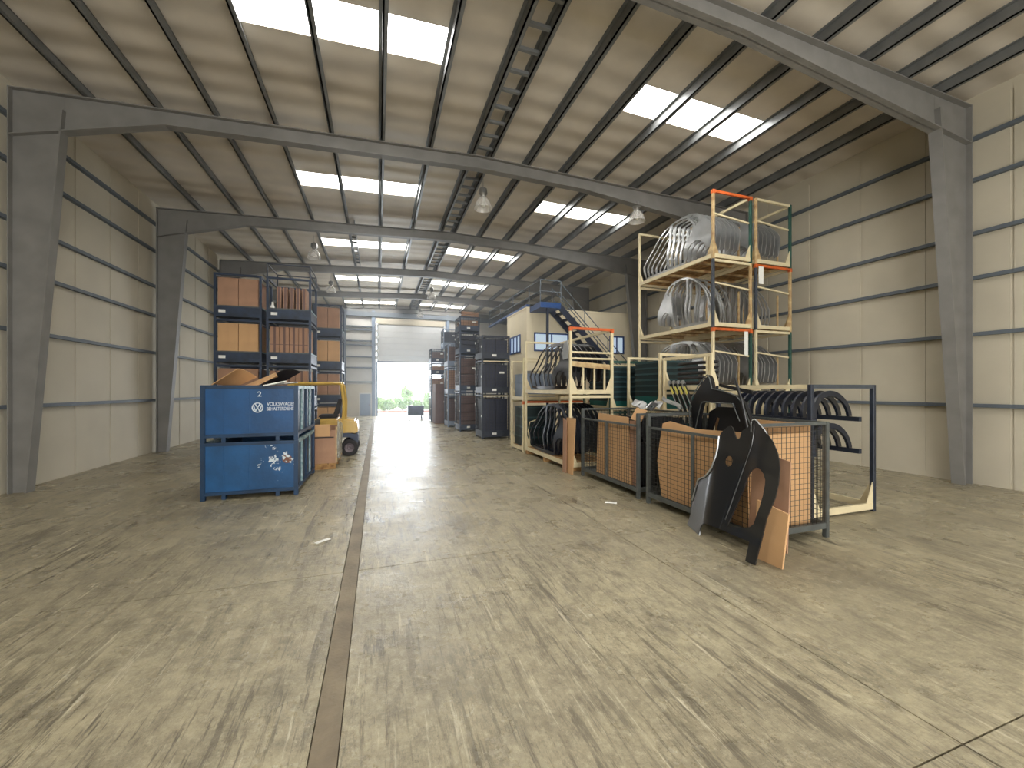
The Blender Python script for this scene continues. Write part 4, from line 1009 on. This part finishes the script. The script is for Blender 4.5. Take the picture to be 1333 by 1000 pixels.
# leaning fenders (sheet in YZ leaned onto the cage)
def arc(cy, cz, ry, rz, a0, a1, n_):
    return [(cy + ry * math.cos(math.radians(a0 + (a1 - a0) * i / n_)), cz + rz * math.sin(math.radians(a0 + (a1 - a0) * i / n_))) for i in range(n_ + 1)]
F1 = [(3.825, 0.0), (3.805, 0.05), (3.785, 0.11), (3.781, 0.18), (3.775, 0.298), (3.743, 0.433), (3.714, 0.544), (3.675, 0.572), (3.567, 0.613), (3.493, 0.676), (3.443, 0.739), (3.418, 0.819), (3.398, 0.898), (3.393, 0.973), (3.399, 1.048), (3.4, 1.091), (3.382, 1.132), (3.344, 1.172), (3.31, 1.203), (3.278, 1.212), (3.252, 1.2), (3.228, 1.162), (3.205, 1.123), (3.181, 1.091), (3.159, 1.085), (3.143, 1.103), (3.135, 1.145), (3.127, 1.178), (3.071, 1.216), (3.026, 1.262), (3.006, 1.174), (3.025, 0.974), (3.092, 0.685), (3.162, 0.408), (3.204, 0.256), (3.205, 0.171), (3.242, 0.161), (3.312, 0.161), (3.385, 0.159), (3.441, 0.145), (3.485, 0.108), (3.502, 0.054), (3.496, 0), (3.662, 0)]
hole = [(3.233 + 0.05 * math.cos(2 * PI * i / 18), 0.85 + 0.055 * math.sin(2 * PI * i / 18)) for i in range(18)]
def f1d(y, z):
    u = y - 3.36                               # the wing rolls away towards its outer edge
    return 0.2 * z + (0 if u < 0 else (0.42 * u * u / 0.24 if u < 0.12 else 0.0252 + 0.42 * (u - 0.12)))
def place_leaning(nm, outer, holes, x, d, label, m):
    z0 = 0.0; yc_ = 3.2
    me = sheet(nm, [(y - yc_, z) for y, z in outer], [[(y - yc_, z) for y, z in h] for h in holes], m, 0.014, 0.03, lambda y, z: d(y + yc_, z))
    o = link(nm, me, None, (x, yc_, z0)); return tag(o, label, 'fender', 'black fenders leaning on the nearer cage')
f1 = place_leaning('fender', F1, [hole], 3.30, f1d, 'black fender with a round hole, left of the two leaning on the cage', M['gloss'])
# silver lip standing in for the highlight along the wheel cut-out edge
lip = MB(); pts = [(0.3 * 0 + f1d(y, z) - 0.01, y - 3.2, z) for y, z in F1[4:16]]
lip.tube(pts, 0.009, 6).build('edge_highlight', M['silver'], f1, 0, True)
F2 = [(3.173, 0.187), (3.144, 0.299), (3.102, 0.479), (3.063, 0.655), (3.025, 0.82), (2.99, 0.962), (2.968, 1.063), (2.966, 1.18), (2.98, 1.267), (2.974, 1.297), (2.952, 1.308), (2.913, 1.292), (2.875, 1.262), (2.818, 1.224), (2.778, 1.185), (2.714, 1.115), (2.659, 1.014), (2.627, 0.894), (2.62, 0.754), (2.63, 0.629), (2.659, 0.516), (2.679, 0.439), (2.698, 0.291), (2.717, 0.143), (2.731, 0.004), (2.785, 0.001), (2.832, 0.004), (2.826, 0.093), (2.82, 0.181), (2.889, 0.18), (3.0, 0.18), (3.095, 0.183)]
ARCH = [(3.08, 0.244), (3.046, 0.348), (3.007, 0.471), (2.975, 0.564), (2.951, 0.633), (2.941, 0.702), (2.922, 0.773), (2.888, 0.827), (2.836, 0.862), (2.79, 0.85), (2.755, 0.817), (2.733, 0.767), (2.73, 0.713), (2.735, 0.621), (2.752, 0.527), (2.775, 0.438), (2.795, 0.353), (2.834, 0.31), (2.926, 0.275), (3.016, 0.251)]
def f2d(y, z):
    return 0.2 * z - 0.03 * math.exp(-((y - 2.78) / 0.14) ** 2) * min(1, max(0, z - 0.25) / 0.4)
f2 = place_leaning('fender', F2, [ARCH], 3.25, f2d, 'black fender with a tall arched opening, right of the two leaning', M['gloss'])
cr = MB(); cr.tube([(f2d(y, z) - 0.012, y - 3.2 - 0.03, z) for y, z in F2[1:9]], 0.012, 6); cr.tube([(f2d(y, z) - 0.008, y - 3.2 - 0.004, z) for y, z in F2[0:9]], 0.009, 6)
cr.build('pressed_crease', M['gloss'], f2, 0, True)
lip = MB(); pts = [(f2d(y, z) - 0.012, y - 3.2, z) for y, z in F2[7:15]]
lip.tube(pts, 0.006, 6).build('edge_highlight', M['silver'], f2, 0, True)  # silver highlight tube along the top edge as well
# cardboard behind and beside the second fender
board([(3.02, 0.12), (2.62, 0.12), (2.6, 0.95), (2.98, 1.0)], 3.5, M['card2'], 'cardboard sheet standing behind the arched opening of the right fender', 0.012, 0.02)
board([(2.88, 0.0), (2.6, 0.0), (2.55, 0.5), (2.86, 0.55)], 3.42, M['card'], 'orange-brown cardboard offcut on the floor beside the right fender', 0.02, 0.03)

# ================================================================== haze volume added in the far half to imitate veiling lens glare
hz = MB().box(XL + 0.02, XR - 0.02, 9.0, YE - 0.21, 0.01, 6.1).build('haze', None)
struct(hz)
hm = bpy.data.materials.new('glare_haze'); hm.use_nodes = True
hn = hm.node_tree.nodes; hn.remove(hn['Principled BSDF'])
vs_ = hn.new('ShaderNodeVolumeScatter'); vs_.inputs['Color'].default_value = (0.86, 0.93, 1.0, 1); vs_.inputs['Density'].default_value = 0.011; vs_.inputs['Anisotropy'].default_value = 0.55
hm.node_tree.links.new(vs_.outputs[0], hn['Material Output'].inputs['Volume'])
hz.data.materials.append(hm)

# ================================================================== LAMPS
def lamp(x, y, z, s, label):
    t = thing('pendant_lamp', (x, y, z), label, 'lamp', 'high bay pendant lamps')
    top = ztop(x) - z
    MB().tube([(0, 0, 0.33 * s), (0, 0, top + 0.02)], 0.008, 6).build('suspension_rod', M['lampmetal'], t)
    MB().lathe([(0.0, 0.36), (0.05, 0.36), (0.09, 0.33), (0.1, 0.22), (0.06, 0.19), (0.05, 0.15), (0.0, 0.15)], 16).build('ballast_housing', M['lampmetal'], t, 0, True)
    MB().lathe([(0.055, 0.17), (0.1, 0.12), (0.16, 0.04), (0.205, -0.1), (0.21, -0.12), (0.2, -0.12), (0.15, 0.03), (0.09, 0.11), (0.05, 0.16)], 24).build('clear_dome', M['dome'], t, 0, True)
    MB().lathe([(0.0, 0.15), (0.03, 0.14), (0.035, 0.02), (0.05, -0.03), (0.03, -0.07), (0, -0.08)], 14).build('bulb', M['paper'], t, 0, True)
lamp(2.28, 8.87, 5.85, 1, 'pendant lamp hanging under the ridge in the nearest bay')
lamp(-1.89, 13.8, 5.82, 1, 'pendant lamp left of the three-pane skylight, nearer one on the left')
lamp(-1.88, 18.42, 5.82, 1, 'pendant lamp above the left-hand crate stacks, farther one on the left')
lamp(6.03, 8.34, 5.85, 1, 'pendant lamp near the skylight beside the tall rack')
lamp(2.31, 18.33, 5.85, 1, 'pendant lamp under the ridge two bays before the far door')
lamp(2.28, 23.27, 5.85, 1, 'pendant lamp hanging just in front of the far roller door')

# ================================================================== small things on the floor
o = loose_sheet('paper_scrap', (-0.55, 4.62, 0.009), 0.05, 0.16, 0, PI / 2, -0.9, M['paper'], 'small white paper strip on the floor at the left of the aisle', 'paper', 'paper scraps on the floor', 0.004, 0.4)
o = loose_sheet('paper_scrap', (3.11, 4.89, 0.009), 0.08, 0.16, 0, PI / 2, 1.0, M['paper'], 'small white paper scrap on the floor before the farther cage', 'paper', 'paper scraps on the floor', 0.004, 0.3)
